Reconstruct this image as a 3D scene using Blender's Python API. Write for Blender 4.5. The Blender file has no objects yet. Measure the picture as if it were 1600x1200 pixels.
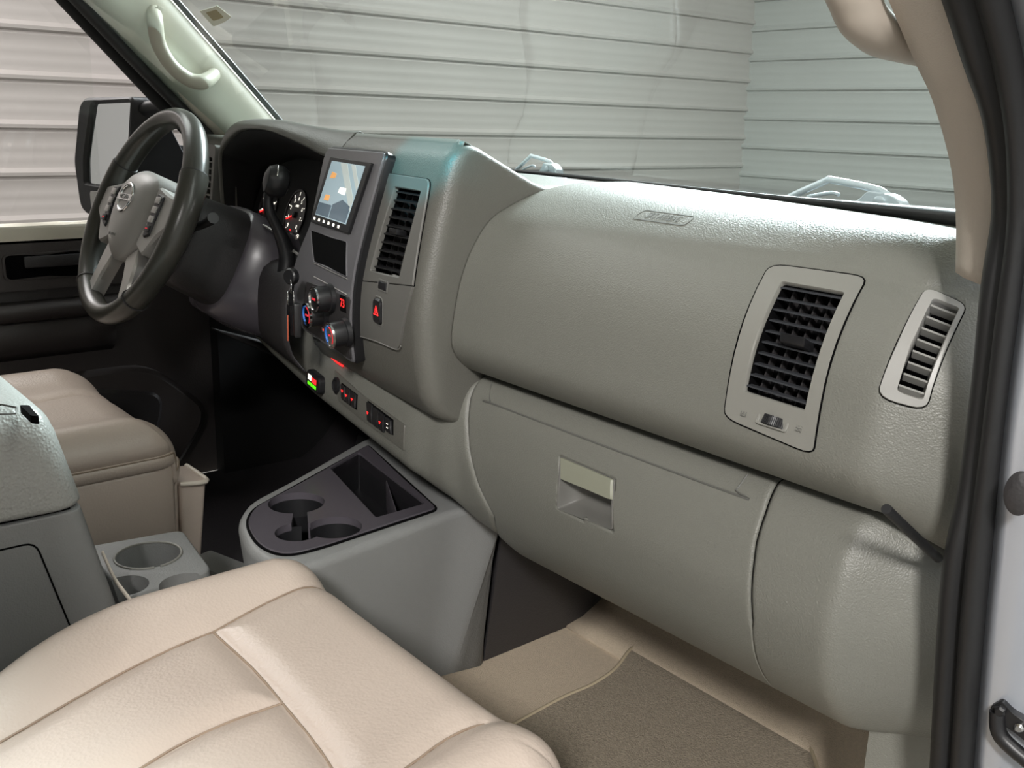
import bpy, bmesh, math, random
from mathutils import Vector, Matrix
random.seed(7)
SC = bpy.context.scene
COL = SC.collection
R = math.radians
V3 = lambda *a: Vector(a)

# ---------------- camera, world, lights, exposure ----------------
def look(yaw, pitch, roll):
    y, p, r = R(yaw), R(pitch), R(roll)
    h = Vector((-math.sin(y), math.cos(y), 0)); rt = Vector((math.cos(y), math.sin(y), 0)); Z = Vector((0, 0, 1))
    d = h*math.cos(p) - Z*math.sin(p); u = h*math.sin(p) + Z*math.cos(p)
    i = rt*math.cos(r) + u*math.sin(r); j = u*math.cos(r) - rt*math.sin(r)
    return Matrix((i, j, -d)).transposed()
cam = bpy.data.cameras.new('camera'); co = bpy.data.objects.new('camera', cam); COL.objects.link(co)
cam.sensor_width = 36; cam.lens = 36*1525/1600; cam.clip_start = 0.02
co.matrix_world = Matrix.Translation((1.2, 0, .85)) @ look(49.8, 15.1, 1.6).to_4x4()
SC.camera = co
SC.view_settings.view_transform = 'Standard'; SC.view_settings.look = 'None'
SC.view_settings.gamma = 1; SC.view_settings.use_curve_mapping = False
SC.view_settings.exposure = 0.16
w = bpy.data.worlds.new('world'); SC.world = w; w.use_nodes = True
w.node_tree.nodes['Background'].inputs[0].default_value = (.9, .95, 1, 1)
w.node_tree.nodes['Background'].inputs[1].default_value = 0.05

def area(name, loc, target, sx, sy, power, col=(1, 1, 1), spread=180):
    l = bpy.data.lights.new(name, 'AREA'); l.shape = 'RECTANGLE'; l.size = sx; l.size_y = sy
    l.energy = power; l.color = col; l.spread = R(spread)
    o = bpy.data.objects.new(name, l); COL.objects.link(o); o.location = loc
    o.rotation_euler = (Vector(target) - Vector(loc)).to_track_quat('-Z', 'Y').to_euler(); return o
area('ceiling_lamp_front', (-1.0, 3.95, 3.0), (.35, .95, .8), 2.2, .5, 235, (.90, .96, 1), 90)
area('ceiling_lamp_wall', (-2.6, 5.4, 2.9), (-3.8, 6.2, 0), 3.2, .8, 120, (.98, .99, .97))
area('ceiling_lamp_passenger', (2.4, 1.0, 2.7), (.5, .7, .3), .5, 2.2, 24, (1, .97, .94))
area('ceiling_lamp_rear', (3.1, -2.1, 2.85), (.3, .6, .4), .45, .45, 165, (1, .97, .94))
area('ceiling_lamp_driver', (-3.4, .3, 2.9), (-3.6, .3, 0), 1.2, 4.0, 115, (1, .96, .95))
sl = bpy.data.lights.new('teal_tint_spot', 'SPOT'); sl.energy = 45; sl.color = (.0, .50, .62); sl.spot_size = R(12); sl.spot_blend = .5; sl.shadow_soft_size = .01  # unseen spot added to cast a teal tint on the raised centre
so_ = bpy.data.objects.new('teal_tint_spot', sl); COL.objects.link(so_); so_.location = (.45, .15, 1.30)
so_.rotation_euler = (V3(.165, .73, .815)-V3(*so_.location)).to_track_quat('-Z', 'Y').to_euler()

# ---------------- materials ----------------
def lin(c):
    return tuple((x/255/12.92 if x/255 <= .04045 else ((x/255+.055)/1.055)**2.4) for x in c) + (1,)
def mat(name, rgb, rough=.5, metal=0, bump=None, scale=600, dist=.0004, emit=0, spec=.5, var=0, vscale=40, coat=0):
    m = bpy.data.materials.new(name); m.use_nodes = True; nt = m.node_tree; b = nt.nodes['Principled BSDF']
    c = lin(rgb)
    b.inputs['Base Color'].default_value = c; b.inputs['Roughness'].default_value = rough
    b.inputs['Metallic'].default_value = metal; b.inputs['Specular IOR Level'].default_value = spec
    b.inputs['Coat Weight'].default_value = coat
    if emit:
        b.inputs['Emission Color'].default_value = c; b.inputs['Emission Strength'].default_value = emit
    tc = nt.nodes.new('ShaderNodeTexCoord')
    if var:
        n = nt.nodes.new('ShaderNodeTexNoise'); n.inputs['Scale'].default_value = vscale; n.inputs['Detail'].default_value = 6
        nt.links.new(tc.outputs['Object'], n.inputs['Vector'])
        mx = nt.nodes.new('ShaderNodeMix'); mx.data_type = 'RGBA'
        mx.inputs[6].default_value = tuple(x*(1-var) for x in c[:3])+(1,); mx.inputs[7].default_value = tuple(min(1, x*(1+var)) for x in c[:3])+(1,)
        nt.links.new(n.outputs['Fac'], mx.inputs[0]); nt.links.new(mx.outputs[2], b.inputs['Base Color'])
    if bump:
        bn = nt.nodes.new('ShaderNodeBump'); bn.inputs['Distance'].default_value = dist; bn.inputs['Strength'].default_value = 1
        if bump == 'grain':
            t = nt.nodes.new('ShaderNodeTexVoronoi'); t.feature = 'F1'; t.inputs['Scale'].default_value = scale
            w1 = nt.nodes.new('ShaderNodeTexNoise'); w1.inputs['Scale'].default_value = scale*.7; w1.inputs['Detail'].default_value = 2
            ad = nt.nodes.new('ShaderNodeMath'); ad.operation = 'ADD'
            nt.links.new(tc.outputs['Object'], t.inputs['Vector']); nt.links.new(tc.outputs['Object'], w1.inputs['Vector'])
            nt.links.new(t.outputs['Distance'], ad.inputs[0]); nt.links.new(w1.outputs['Fac'], ad.inputs[1]); h = ad.outputs[0]
        elif bump == 'fabric':
            a = nt.nodes.new('ShaderNodeTexWave'); a.inputs['Scale'].default_value = scale; a.inputs['Distortion'].default_value = 1.5
            nt.links.new(tc.outputs['Object'], a.inputs['Vector']); h = a.outputs['Fac']
        else:
            t = nt.nodes.new('ShaderNodeTexNoise'); t.inputs['Scale'].default_value = scale; t.inputs['Detail'].default_value = 5
            nt.links.new(tc.outputs['Object'], t.inputs['Vector']); h = t.outputs['Fac']
        nt.links.new(h, bn.inputs['Height']); nt.links.new(bn.outputs['Normal'], b.inputs['Normal'])
    return m
def glassmat(name, tint, gloss, haze):  # last argument: diffuse share standing in for the washed-out haze
    m = bpy.data.materials.new(name); m.use_nodes = True; nt = m.node_tree
    for n in list(nt.nodes): nt.nodes.remove(n)
    o = nt.nodes.new('ShaderNodeOutputMaterial'); t = nt.nodes.new('ShaderNodeBsdfTransparent'); t.inputs[0].default_value = tint+(1,)
    g = nt.nodes.new('ShaderNodeBsdfGlossy'); g.inputs['Roughness'].default_value = .01
    d = nt.nodes.new('ShaderNodeBsdfDiffuse'); d.inputs[0].default_value = (.6, .75, .74, 1)
    lw = nt.nodes.new('ShaderNodeLayerWeight'); lw.inputs[0].default_value = .5
    pw = nt.nodes.new('ShaderNodeMath'); pw.operation = 'POWER'; pw.inputs[1].default_value = 5
    f = nt.nodes.new('ShaderNodeMath'); f.operation = 'MULTIPLY_ADD'; f.inputs[1].default_value = .92; f.inputs[2].default_value = .08
    nt.links.new(lw.outputs['Facing'], pw.inputs[0]); nt.links.new(pw.outputs[0], f.inputs[0])
    mm = nt.nodes.new('ShaderNodeMath'); mm.operation = 'MULTIPLY'; mm.inputs[1].default_value = gloss
    a = nt.nodes.new('ShaderNodeMixShader'); b = nt.nodes.new('ShaderNodeMixShader'); b.inputs[0].default_value = haze
    nt.links.new(f.outputs[0], mm.inputs[0]); nt.links.new(mm.outputs[0], a.inputs[0])
    nt.links.new(t.outputs[0], b.inputs[1]); nt.links.new(d.outputs[0], b.inputs[2])
    nt.links.new(b.outputs[0], a.inputs[1]); nt.links.new(g.outputs[0], a.inputs[2]); nt.links.new(a.outputs[0], o.inputs[0])
    return m
M = dict(
    dash=mat('dash_plastic', (116, 116, 109), .42, bump='grain', scale=640, dist=.00028, spec=.5),
    stack=mat('dash_plastic_shaded', (98, 97, 91), .45, bump='grain', scale=500, dist=.0002),  # darker copy of the dash plastic, weaker light put into its colour
    smooth=mat('smooth_grey_plastic', (132, 131, 125), .45),
    stacksm=mat('stack_grey_trim', (106, 105, 101), .45),
    handle=mat('handle_plastic', (138, 139, 124), .4),
    sideg=mat('side_vent_plastic', (150, 149, 145), .42),
    black=mat('black_plastic', (26, 26, 28), .4),
    matte=mat('matte_black', (14, 14, 15), .8),
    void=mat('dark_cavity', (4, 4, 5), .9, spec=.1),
    dark=mat('dark_grey_plastic', (48, 46, 47), .5, bump='grain', scale=400, dist=.0002),
    door=mat('door_plastic', (62, 57, 56), .55, bump='grain', scale=400, dist=.0002),
    tray=mat('tray_plastic', (80, 76, 82), .27),
    bezel=mat('bezel_plastic', (104, 103, 106), .35), slat=mat('slat_plastic', (58, 60, 64), .35),
    console=mat('console_plastic', (130, 131, 130), .5, bump='grain', scale=500, dist=.0002),
    lid=mat('lid_plastic', (158, 159, 155), .4, bump='grain', scale=300, dist=.0006),
    leather=mat('beige_leather', (198, 183, 171), .33, bump='grain', scale=330, dist=.00022, var=.04, vscale=12),
    seam=mat('leather_seam', (150, 132, 114), .7),
    piping=mat('light_piping', (226, 216, 202), .5),
    wheel=mat('wheel_leather', (62, 61, 56), .28, bump='noise', scale=500, dist=.0001),
    silver=mat('silver_trim', (176, 174, 170), .32, metal=.6),
    pad=mat('airbag_cover', (150, 147, 143), .38, metal=.0),
    chrome=mat('chrome', (225, 225, 225), .12, metal=1),
    pillar=mat('pillar_trim', (200, 190, 178), .6, bump='noise', scale=900, dist=.0003), gripl=mat('pale_grip_plastic', (186, 182, 166), .45), grip=mat('grip_plastic', (188, 178, 166), .45),
    pillar2=mat('pillar_trim_left', (214, 208, 192), .55),
    rubber=mat('rubber_seal', (30, 30, 31), .5, bump='noise', scale=80, dist=.0004),
    body=mat('silver_paint', (178, 183, 192), .3, metal=.35, coat=.5),
    carpet=mat('beige_carpet', (198, 182, 160), .95, bump='noise', scale=700, dist=.002, var=.18, vscale=260),
    matc=mat('floor_mat_carpet', (150, 139, 122), .95, bump='noise', scale=500, dist=.003, var=.55, vscale=300),
    matedge=mat('mat_binding', (176, 162, 136), .8, bump='noise', scale=400, dist=.001),
    shadec=mat('shaded_carpet', (34, 30, 34), .95, bump='noise', scale=500, dist=.002),  # darkened carpet colour imitating the shade of the driver footwell
    siding=mat('siding_paint', (184, 178, 175), .45, var=.03, vscale=3),
    siding2=mat('siding_paint_front', (176, 178, 176), .45, var=.03, vscale=3),
    conc=mat('concrete', (120, 118, 114), .7, var=.1, vscale=4),
    white=mat('white_paint', (215, 215, 212), .7),
    mirror=mat('mirror_glass', (235, 238, 240), .02, metal=1),
    red=mat('red_glow', (255, 40, 40), .5, emit=1.6),
    redl=mat('red_backlight', (200, 30, 45), .5, emit=.5),
    orange=mat('orange_glow', (255, 90, 30), .5, emit=1.5),
    green=mat('green_glow', (90, 255, 20), .5, emit=1.6),
    whiteg=mat('white_glow', (255, 250, 235), .5, emit=1.0),
    blue=mat('blue_mark', (50, 110, 190), .5, emit=.08),
    screen=mat('lit_screen', (150, 170, 178), .15, emit=.5),
    screen2=mat('lit_screen_pale', (176, 184, 180), .15, emit=.5),
    screen3=mat('lit_screen_dark', (84, 100, 112), .15, emit=.4),
    icon=mat('lit_icon_orange', (225, 160, 90), .3, emit=.6),
    label=mat('label_paper', (252, 248, 230), .6),
    labeld=mat('label_print', (190, 175, 140), .6),
    emboss=mat('embossed_mark', (96, 96, 92), .5),
    hinge=mat('hinge_paint', (205, 212, 218), .35, metal=.3),
    rust=mat('orange_key_tag', (190, 90, 60), .5),
)
WIND = glassmat('windshield_glass', (.82, .90, .875), 1.0, .13)
SIDE = glassmat('side_glass', (.96, .97, .96), .6, .0)

# ---------------- object helpers ----------------
def link(name, me, m, parent=None, smooth=True):
    o = bpy.data.objects.new(name, me); COL.objects.link(o)
    if m: me.materials.clear(); me.materials.append(m)
    if smooth:
        me.polygons.foreach_set('use_smooth', [True]*len(me.polygons))
    if parent: o.parent = parent
    return o
def mesh(name, vs, fs, m, parent=None, smooth=True, sharp=35, recalc=True):
    me = bpy.data.meshes.new(name); me.from_pydata([tuple(v) for v in vs], [], fs); me.update()
    bm = bmesh.new(); bm.from_mesh(me)
    bmesh.ops.remove_doubles(bm, verts=bm.verts, dist=1e-5)
    if recalc: bmesh.ops.recalc_face_normals(bm, faces=bm.faces)
    bm.to_mesh(me); bm.free()
    o = link(name, me, m, parent, smooth)
    if smooth and sharp: me.set_sharp_from_angle(angle=R(sharp))
    return o
def thing(name, label, cat, loc=(0, 0, 0), group=None):
    o = bpy.data.objects.new(name, None); COL.objects.link(o); o.location = loc; o.empty_display_size = .05
    tag(o, label, cat, group); return o
def tag(o, label=None, cat=None, group=None, kind=None):
    if label: o['label'] = label
    if cat: o['category'] = cat
    if group: o['group'] = group
    if kind: o['kind'] = kind
    return o
def V(*a): return Vector(a)
class Fr:
    def __init__(s, O, U, W):
        s.O = Vector(O); s.U = Vector(U).normalized(); s.N = s.U.cross(Vector(W)).normalized(); s.W = s.N.cross(s.U)
    def __call__(s, u, v, w=0): return s.O + s.U*u + s.W*v + s.N*w
def rpoly(cs, r, k=4, m=5):
    n = len(cs); rs = r if isinstance(r, (list, tuple)) else [r]*n; out = []; arcs = []
    for i in range(n):
        p = Vector(cs[i][:2]); a = Vector(cs[i-1][:2]); b = Vector(cs[(i+1) % n][:2])
        ra = min(rs[i], (a-p).length*.48); rb = min(rs[i], (b-p).length*.48)
        A_ = p+(a-p).normalized()*ra; B_ = p+(b-p).normalized()*rb
        arcs.append([A_*(1-t)**2+p*2*t*(1-t)+B_*t*t for t in [q/k for q in range(k+1)]])
    for i in range(n):
        out += arcs[i]; e = arcs[i][-1]; f = arcs[(i+1) % n][0]
        out += [e.lerp(f, q/m) for q in range(1, m)]
    return [(q.x, q.y) for q in out]
def toward(loop, c, d):
    o = []
    for p in loop:
        v = Vector((c[0]-p[0], c[1]-p[1])); L = v.length
        q = Vector(p)+v*(min(d/L, .9) if L > 1e-9 else 0); o.append((q.x, q.y))
    return o
def plate(name, f, outer, inner, w0, w1, m, parent=None, bev=.001, fills=5, sharp=35):
    n = len(outer); c = (sum(p[0] for p in outer)/n, sum(p[1] for p in outer)/n)
    L = [(outer, w0), (outer, w1-bev), (toward(outer, c, bev), w1)]
    if inner:
        L += [(toward(inner, c, -bev), w1), (inner, w1-bev), (inner, w0)]
    else:
        for k in range(1, fills): L.append(([(p[0]+(c[0]-p[0])*k/fills, p[1]+(c[1]-p[1])*k/fills) for p in outer], w1))
    vs = []; fs = []
    for lp, ww in L: vs += [f(p[0], p[1], ww) for p in lp]
    for k in range(len(L)-1):
        for i in range(n):
            j = (i+1) % n; fs.append((k*n+i, k*n+j, (k+1)*n+j, (k+1)*n+i))
    if inner:
        k = len(L)-1
        for i in range(n):
            j = (i+1) % n; fs.append((k*n+i, k*n+j, j, i))
    else:
        vs.append(f(c[0], c[1], w1)); e = len(vs)-1; k = len(L)-1
        for i in range(n): fs.append((k*n+i, k*n+(i+1) % n, e))
        vs.append(f(c[0], c[1], w0)); e = len(vs)-1
        for i in range(n): fs.append(((i+1) % n, i, e))
    return mesh(name, vs, fs, m, parent, sharp=sharp)
def box(name, f, u0, u1, v0, v1, w0, w1, m, parent=None, bev=.001, seg=2):
    bm = bmesh.new(); vs = [bm.verts.new(f(u, v, w_)) for u in (u0, u1) for v in (v0, v1) for w_ in (w0, w1)]
    for q in ((0, 1, 3, 2), (4, 6, 7, 5), (0, 4, 5, 1), (2, 3, 7, 6), (0, 2, 6, 4), (1, 5, 7, 3)): bm.faces.new([vs[i] for i in q])
    bmesh.ops.recalc_face_normals(bm, faces=bm.faces)
    if bev: bmesh.ops.bevel(bm, geom=list(bm.edges), offset=bev, segments=seg, profile=.6, affect='EDGES')
    me = bpy.data.meshes.new(name); bm.to_mesh(me); bm.free()
    o = link(name, me, m, parent, True); me.set_sharp_from_angle(angle=R(50)); return o
WF = lambda u, v, w=0: V(u, v, w)
def crv(pts, n, closed=False):
    pts = [Vector(p) for p in pts]; N = len(pts); out = []
    segs = N if closed else N-1
    for i in range(segs):
        if closed: a, b, c, d = pts[i-1], pts[i], pts[(i+1) % N], pts[(i+2) % N]
        else: a, b, c, d = pts[max(i-1, 0)], pts[i], pts[i+1], pts[min(i+2, N-1)]
        for q in range(n):
            t = q/n
            out.append(.5*((2*b)+(c-a)*t+(2*a-5*b+4*c-d)*t*t+(3*b-a-3*c+d)*t**3))
    if not closed: out.append(pts[-1])
    return out
def tube(name, pts, r, m, parent=None, seg=10, closed=False, n=6, flat=1.0, up=None, cap=True):
    P = crv(pts, n, closed) if n > 1 else [Vector(p) for p in pts]; N = len(P)
    if not isinstance(r, (list, tuple)): rr = [r]*N
    else:
        rr = []
        for i in range(N):
            t = i/(N-1)*(len(r)-1); k = min(int(t), len(r)-2); rr.append(r[k]+(r[k+1]-r[k])*(t-k))
    vs = []; fs = []; nrm = None
    for i in range(N):
        T = (P[(i+1) % N]-P[i-1]) if closed else (P[min(i+1, N-1)]-P[max(i-1, 0)]); T.normalize()
        if up is not None: nrm = Vector(up)
        elif nrm is None: nrm = V(0, 0, 1) if abs(T.z) < .9 else V(1, 0, 0)
        nrm = (nrm-T*nrm.dot(T)).normalized(); bt = T.cross(nrm)
        for k in range(seg):
            a = 2*math.pi*k/seg; vs.append(P[i]+nrm*rr[i]*math.cos(a)+bt*rr[i]*flat*math.sin(a))
    for i in range(N if closed else N-1):
        for k in range(seg):
            j = (i+1) % N; l = (k+1) % seg; fs.append((i*seg+k, j*seg+k, j*seg+l, i*seg+l))
    if not closed and cap: fs += [tuple(range(seg)), tuple((N-1)*seg+k for k in reversed(range(seg)))]
    return mesh(name, vs, fs, m, parent, sharp=60)
def lathe(name, f, prof, m, parent=None, n=28, u=0, v=0, sharp=35):
    vs = []; fs = []
    for r, ww in prof:
        for k in range(n): a = 2*math.pi*k/n; vs.append(f(u+r*math.cos(a), v+r*math.sin(a), ww))
    for i in range(len(prof)-1):
        for k in range(n): l = (k+1) % n; fs.append((i*n+k, i*n+l, (i+1)*n+l, (i+1)*n+k))
    fs += [tuple(range(n)), tuple((len(prof)-1)*n+k for k in range(n))]
    return mesh(name, vs, fs, m, parent, sharp=sharp)
def gridm(name, rows, m, parent=None, thick=0, sharp=0, drop=None, flip=None):
    nu, nv = len(rows), len(rows[0]); vs = [p for r in rows for p in r]; fs = []
    for i in range(nu-1):
        for j in range(nv-1):
            if drop and drop(i, j): continue
            fs.append((i*nv+j, (i+1)*nv+j, (i+1)*nv+j+1, i*nv+j+1))
    o = mesh(name, vs, fs, m, parent, sharp=sharp)
    if thick:
        s = o.modifiers.new('thickness', 'SOLIDIFY'); s.thickness = abs(thick); s.offset = -1 if thick > 0 else 1
    return o
def fix_dir(o, toward_pt):
    """make the face normals of an open shell look towards a world point"""
    me = o.data; s = 0; T = Vector(toward_pt)
    for p in me.polygons: s += p.normal.dot(T-p.center)*p.area
    if s < 0: me.flip_normals()
    return o
def text(name, s, f, u, v, w_, size, m, parent=None, depth=.0002, ax=(1, 0), space=1.0):
    c = bpy.data.curves.new(name, 'FONT'); c.body = s; c.size = size; c.extrude = depth; c.align_x = 'CENTER'; c.align_y = 'CENTER'; c.space_character = space
    o = bpy.data.objects.new(name, c); COL.objects.link(o)
    me = bpy.data.meshes.new_from_object(o); bpy.data.objects.remove(o)
    ax = Vector((ax[0], ax[1])).normalized()
    for q in me.vertices:
        uu = u+q.co.x*ax.x-q.co.y*ax.y; vv = v+q.co.x*ax.y+q.co.y*ax.x; q.co = f(uu, vv, w_+q.co.z)
    me.update(); return link(name, me, m, parent, False)
def boolean(o, cutters):
    for c in cutters:
        md = o.modifiers.new('cut', 'BOOLEAN'); md.operation = 'DIFFERENCE'; md.object = c; md.solver = 'EXACT'
    bpy.context.view_layer.update()
    me = bpy.data.meshes.new_from_object(o.evaluated_get(bpy.context.evaluated_depsgraph_get()))
    o.modifiers.clear(); old = o.data; o.data = me; me.set_sharp_from_angle(angle=R(35))
    for c in cutters: bpy.data.objects.remove(c)
    return o

# ---------- surfaces of the dashboard (world metres)
def _cr(a, b, c, d, t):
    return .5*((2*b)+(c-a)*t+(2*a-5*b+4*c-d)*t*t+(3*b-a-3*c+d)*t**3)
def crat(pts, t):
    n = len(pts)-1; t = min(max(t, 0), 1)*n; i = min(int(t), n-1); t -= i
    a, b, c, d = pts[max(i-1, 0)], pts[i], pts[i+1], pts[min(i+2, n)]
    return tuple(_cr(a[k], b[k], c[k], d[k], t) for k in range(len(b)))
def lerps(tab, x):
    """piecewise Catmull-Rom of a table [(x, (values...))...]"""
    n = len(tab)-1
    if x <= tab[0][0]: return tab[0][1]
    if x >= tab[-1][0]: return tab[-1][1]
    i = 0
    while tab[i+1][0] < x: i += 1
    t = (x-tab[i][0])/(tab[i+1][0]-tab[i][0])
    t = t*t*(3-2*t) if False else t
    a, b = tab[i][1], tab[i+1][1]
    return tuple(p+(q-p)*t for p, q in zip(a, b))
def path(p, d):
    """point at distance d along a plan polyline"""
    for i in range(len(p)-1):
        L = math.hypot(p[i+1][0]-p[i][0], p[i+1][1]-p[i][1])
        if d <= L or i == len(p)-2:
            t = d/L; return p[i][0]+(p[i+1][0]-p[i][0])*t, p[i][1]+(p[i+1][1]-p[i][1])*t
        d -= L
# passenger pad: a = distance across the dash from its left edge, t = 0 at the windshield, 1 at the lower seam
WSB = [(-.95, .80), (-.80, .93), (-.60, 1.02), (-.30, 1.07), (0.0, 1.06), (.27, 1.01), (.46, .965), (.66, .90), (.79, .855), (.90, .78)]
def wsb(x): return lerps([(p[0], (p[1],)) for p in WSB], x)[0]
UP = [(1.0, .772), (.93, .772), (.865, .766), (.812, .750), (.770, .728), (.742, .692), (.726, .655), (.716, .61), (.714, .575), (.730, .550), (.757, .535), (.80, .533)]
PLAN = [(.235, 0), (.80, 0), (.808, .0006), (.815, .0025), (.822, .0055), (.850, .0225), (.868, .034), (.880, .044), (.887, .056), (.890, .08), (.890, .16)]
def up(a, t):
    y, z = crat(UP, t); x, dy = path(PLAN, a-.235)
    k = min(max((x-.235)/.57, 0), 1)
    f = wsb(x)
    if y > .770: y = .770+(y-.770)*(f-.770)/.230 if t < .5 else y
    y -= .010*k*max(0, min(1, (t-.3)*4))
    y += dy*(1 if t > .3 else t/.3)
    z -= .55*max(0, x-.815)*min(max((t-.55)/.3, 0), 1)
    return (x, y, z)
LOW = [
 (-.75, [(.87, .57), (.86, .56), (.85, .545), (.845, .53), (.845, .51), (.85, .49), (.86, .475), (.88, .468), (.95, .466)]),
 (-.42, [(.815, .53), (.80, .52), (.79, .505), (.785, .49), (.783, .47), (.785, .455), (.795, .444), (.815, .438), (.88, .436)]),
 (-.20, [(.775, .50), (.762, .49), (.755, .475), (.752, .462), (.75, .445), (.752, .43), (.762, .42), (.785, .415), (.85, .413)]),
 (0.0, [(.745, .485), (.735, .475), (.728, .458), (.725, .445), (.724, .43), (.727, .415), (.738, .405), (.76, .40), (.83, .398)]),
 (.14, [(.735, .478), (.722, .47), (.714, .455), (.711, .44), (.710, .425), (.712, .408), (.724, .394), (.75, .387), (.82, .385)]),
 (.20, [(.75, .50), (.735, .492), (.724, .478), (.718, .46), (.715, .435), (.719, .40), (.734, .375), (.76, .362), (.83, .358)]),
 (.25, [(.772, .533), (.752, .526), (.738, .508), (.727, .475), (.722, .43), (.730, .38), (.752, .34), (.78, .322), (.84, .316)]),
 (.32, [(.775, .533), (.752, .527), (.735, .505), (.725, .47), (.722, .42), (.735, .36), (.76, .315), (.785, .296), (.84, .29)]),
 (.80, [(.768, .533), (.745, .527), (.726, .505), (.712, .47), (.705, .42), (.718, .365), (.75, .322), (.785, .300), (.84, .29)]),
]
_SH = {-.75: .035, -.42: .024, -.20: .020, 0.0: .018, .14: .020, .20: .015, .25: .006, .32: 0, .80: 0}
LOW = [(x, [(y, z-_SH[x]*(0, 0, .2, .5, .8, 1, 1, 1, 1)[k]) for k, (y, z) in enumerate(p)]) for x, p in LOW]
LPLAN = [(-.75, 0), (.790, 0), (.797, .0012), (.803, .0045), (.809, .0095), (.830, .029), (.850, .046), (.868, .060), (.880, .074), (.886, .092), (.888, .16)]
def low(a, t):
    x, dy = path(LPLAN, a+.75)
    i = 0
    xx = min(x, .7999)
    while i < len(LOW)-2 and LOW[i+1][0] < xx: i += 1
    s = max(0, (xx-LOW[i][0])/(LOW[i+1][0]-LOW[i][0]))
    s = s*s*(3-2*s) if LOW[i][0] < .3 and LOW[i][0] >= .1 else s
    p = crat(LOW[i][1], t); q = crat(LOW[i+1][1], t)
    return (x, p[0]+(q[0]-p[0])*s+dy, p[1]+(q[1]-p[1])*s-.55*max(0, x-.815)*max(0, 1-t/.35))
STK = [(.385, (.76,)), (.46, (.735,)), (.470, (.722,)), (.477, (.706,)), (.49, (.694,)), (.51, (.684,)), (.56, (.675,)), (.61, (.673,)), (.65, (.677,)), (.70, (.688,)), (.75, (.701,)), (.79, (.712,)), (.81, (.722,)), (.825, (.742,))]
def stk0(z):
    x = z; i = 0; T = STK
    if x <= T[0][0]: return T[0][1][0]
    if x >= T[-1][0]: return T[-1][1][0]
    while T[i+1][0] < x: i += 1
    t = (x-T[i][0])/(T[i+1][0]-T[i][0]); h = T[i+1][0]-T[i][0]
    def sl(k):
        a, b = max(k-1, 0), min(k+1, len(T)-1); return (T[b][1][0]-T[a][1][0])/(T[b][0]-T[a][0])
    p0, p1, m0, m1 = T[i][1][0], T[i+1][1][0], sl(i)*h, sl(i+1)*h
    return (2*t**3-3*t*t+1)*p0+(t**3-2*t*t+t)*m0+(-2*t**3+3*t*t)*p1+(t**3-t*t)*m1
def stk(x, z):
    return (x, stk0(z)+.14*(.19-x), z)
def wsh(x, v):
    """windshield: v = metres up the slope"""
    y = wsb(x); k = .70
    return (x*(1-.12*v), y+.012-v*k, .768+v*.72)
CG = (-.36, .826, .69)
def gauge(u, v): return (CG[0]+u*.99288, CG[1]-.11915*u+.3048*v, CG[2]+.9524*v)
def stk2(x, z): p = stk(x, z); return (p[0], p[1]-.02, p[2])
def stk3(x, z): p = stk(x, z); return (p[0], p[1]-.045, p[2])
DOM = dict(gauge=(gauge, (-.25, .25), (-.12, .12)), stk2=(stk2, (-.30, .235), (.45, .82)), stk3=(stk3, (-.30, .235), (.45, .82)), up=(up, (.235, 1.04), (0, 1)), low=(low, (-.75, .99), (0, 1)), stk=(stk, (-.30, .235), (.45, .82)), ws=(wsh, (-.85, .88), (0, .8)))
# ---------- surfaces of the dashboard (world metres)

def smap(f, sgn=1):
    """surface map (u, v, w) with w out of the surface towards the cabin"""
    def g(u, v, w_=0):
        h = 1e-3; p = Vector(f(u, v)); a = Vector(f(u+h, v))-Vector(f(u-h, v)); b = Vector(f(u, v+h))-Vector(f(u, v-h))
        n = a.cross(b).normalized()*sgn
        return p+n*w_
    return g
UPM = smap(up, 1); LOM = smap(low, 1); STM = smap(stk, 1)
# orient outward (towards -y)
def orient(f):
    g = smap(f, 1); u = .3 if f is not stk else 0; v = .6
    return g if (g(u, v, .1)-g(u, v, 0)).y < 0 else smap(f, -1)
UPM, LOM, STM = orient(up), orient(low), orient(stk)
WSM = smap(wsh, 1)
if (WSM(0, .3, .1)-WSM(0, .3, 0)).y > 0: WSM = smap(wsh, -1)

def inpoly(p, poly):
    c = False; n = len(poly)
    for i in range(n):
        a, b = poly[i], poly[i-1]
        if (a[1] > p[1]) != (b[1] > p[1]) and p[0] < (b[0]-a[0])*(p[1]-a[1])/(b[1]-a[1])+a[0]: c = not c
    return c
def uvgrid(name, f, u0, u1, v0, v1, nu, nv, m, parent, holes=(), thick=.003, w0=0, sharp=0):
    us = [u0+(u1-u0)*i/nu for i in range(nu+1)]; vv = [v0+(v1-v0)*j/nv for j in range(nv+1)]
    rows = [[f(u, v, w0) for v in vv] for u in us]
    def drop(i, j):
        c = ((us[i]+us[i+1])/2, (vv[j]+vv[j+1])/2); return any(inpoly(c, h) for h in holes)
    o = gridm(name, rows, m, parent, drop=drop, sharp=sharp); fix_dir(o, (.6, -.6, .7))
    if thick:
        s = o.modifiers.new('thickness', 'SOLIDIFY'); s.thickness = thick; s.offset = -1
    return o
def grow(poly, d):
    n = len(poly); c = (sum(p[0] for p in poly)/n, sum(p[1] for p in poly)/n)
    return [(c[0]+(p[0]-c[0])*(1+d), c[1]+(p[1]-c[1])*(1+d)) for p in poly]

exec_parts = []
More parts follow.
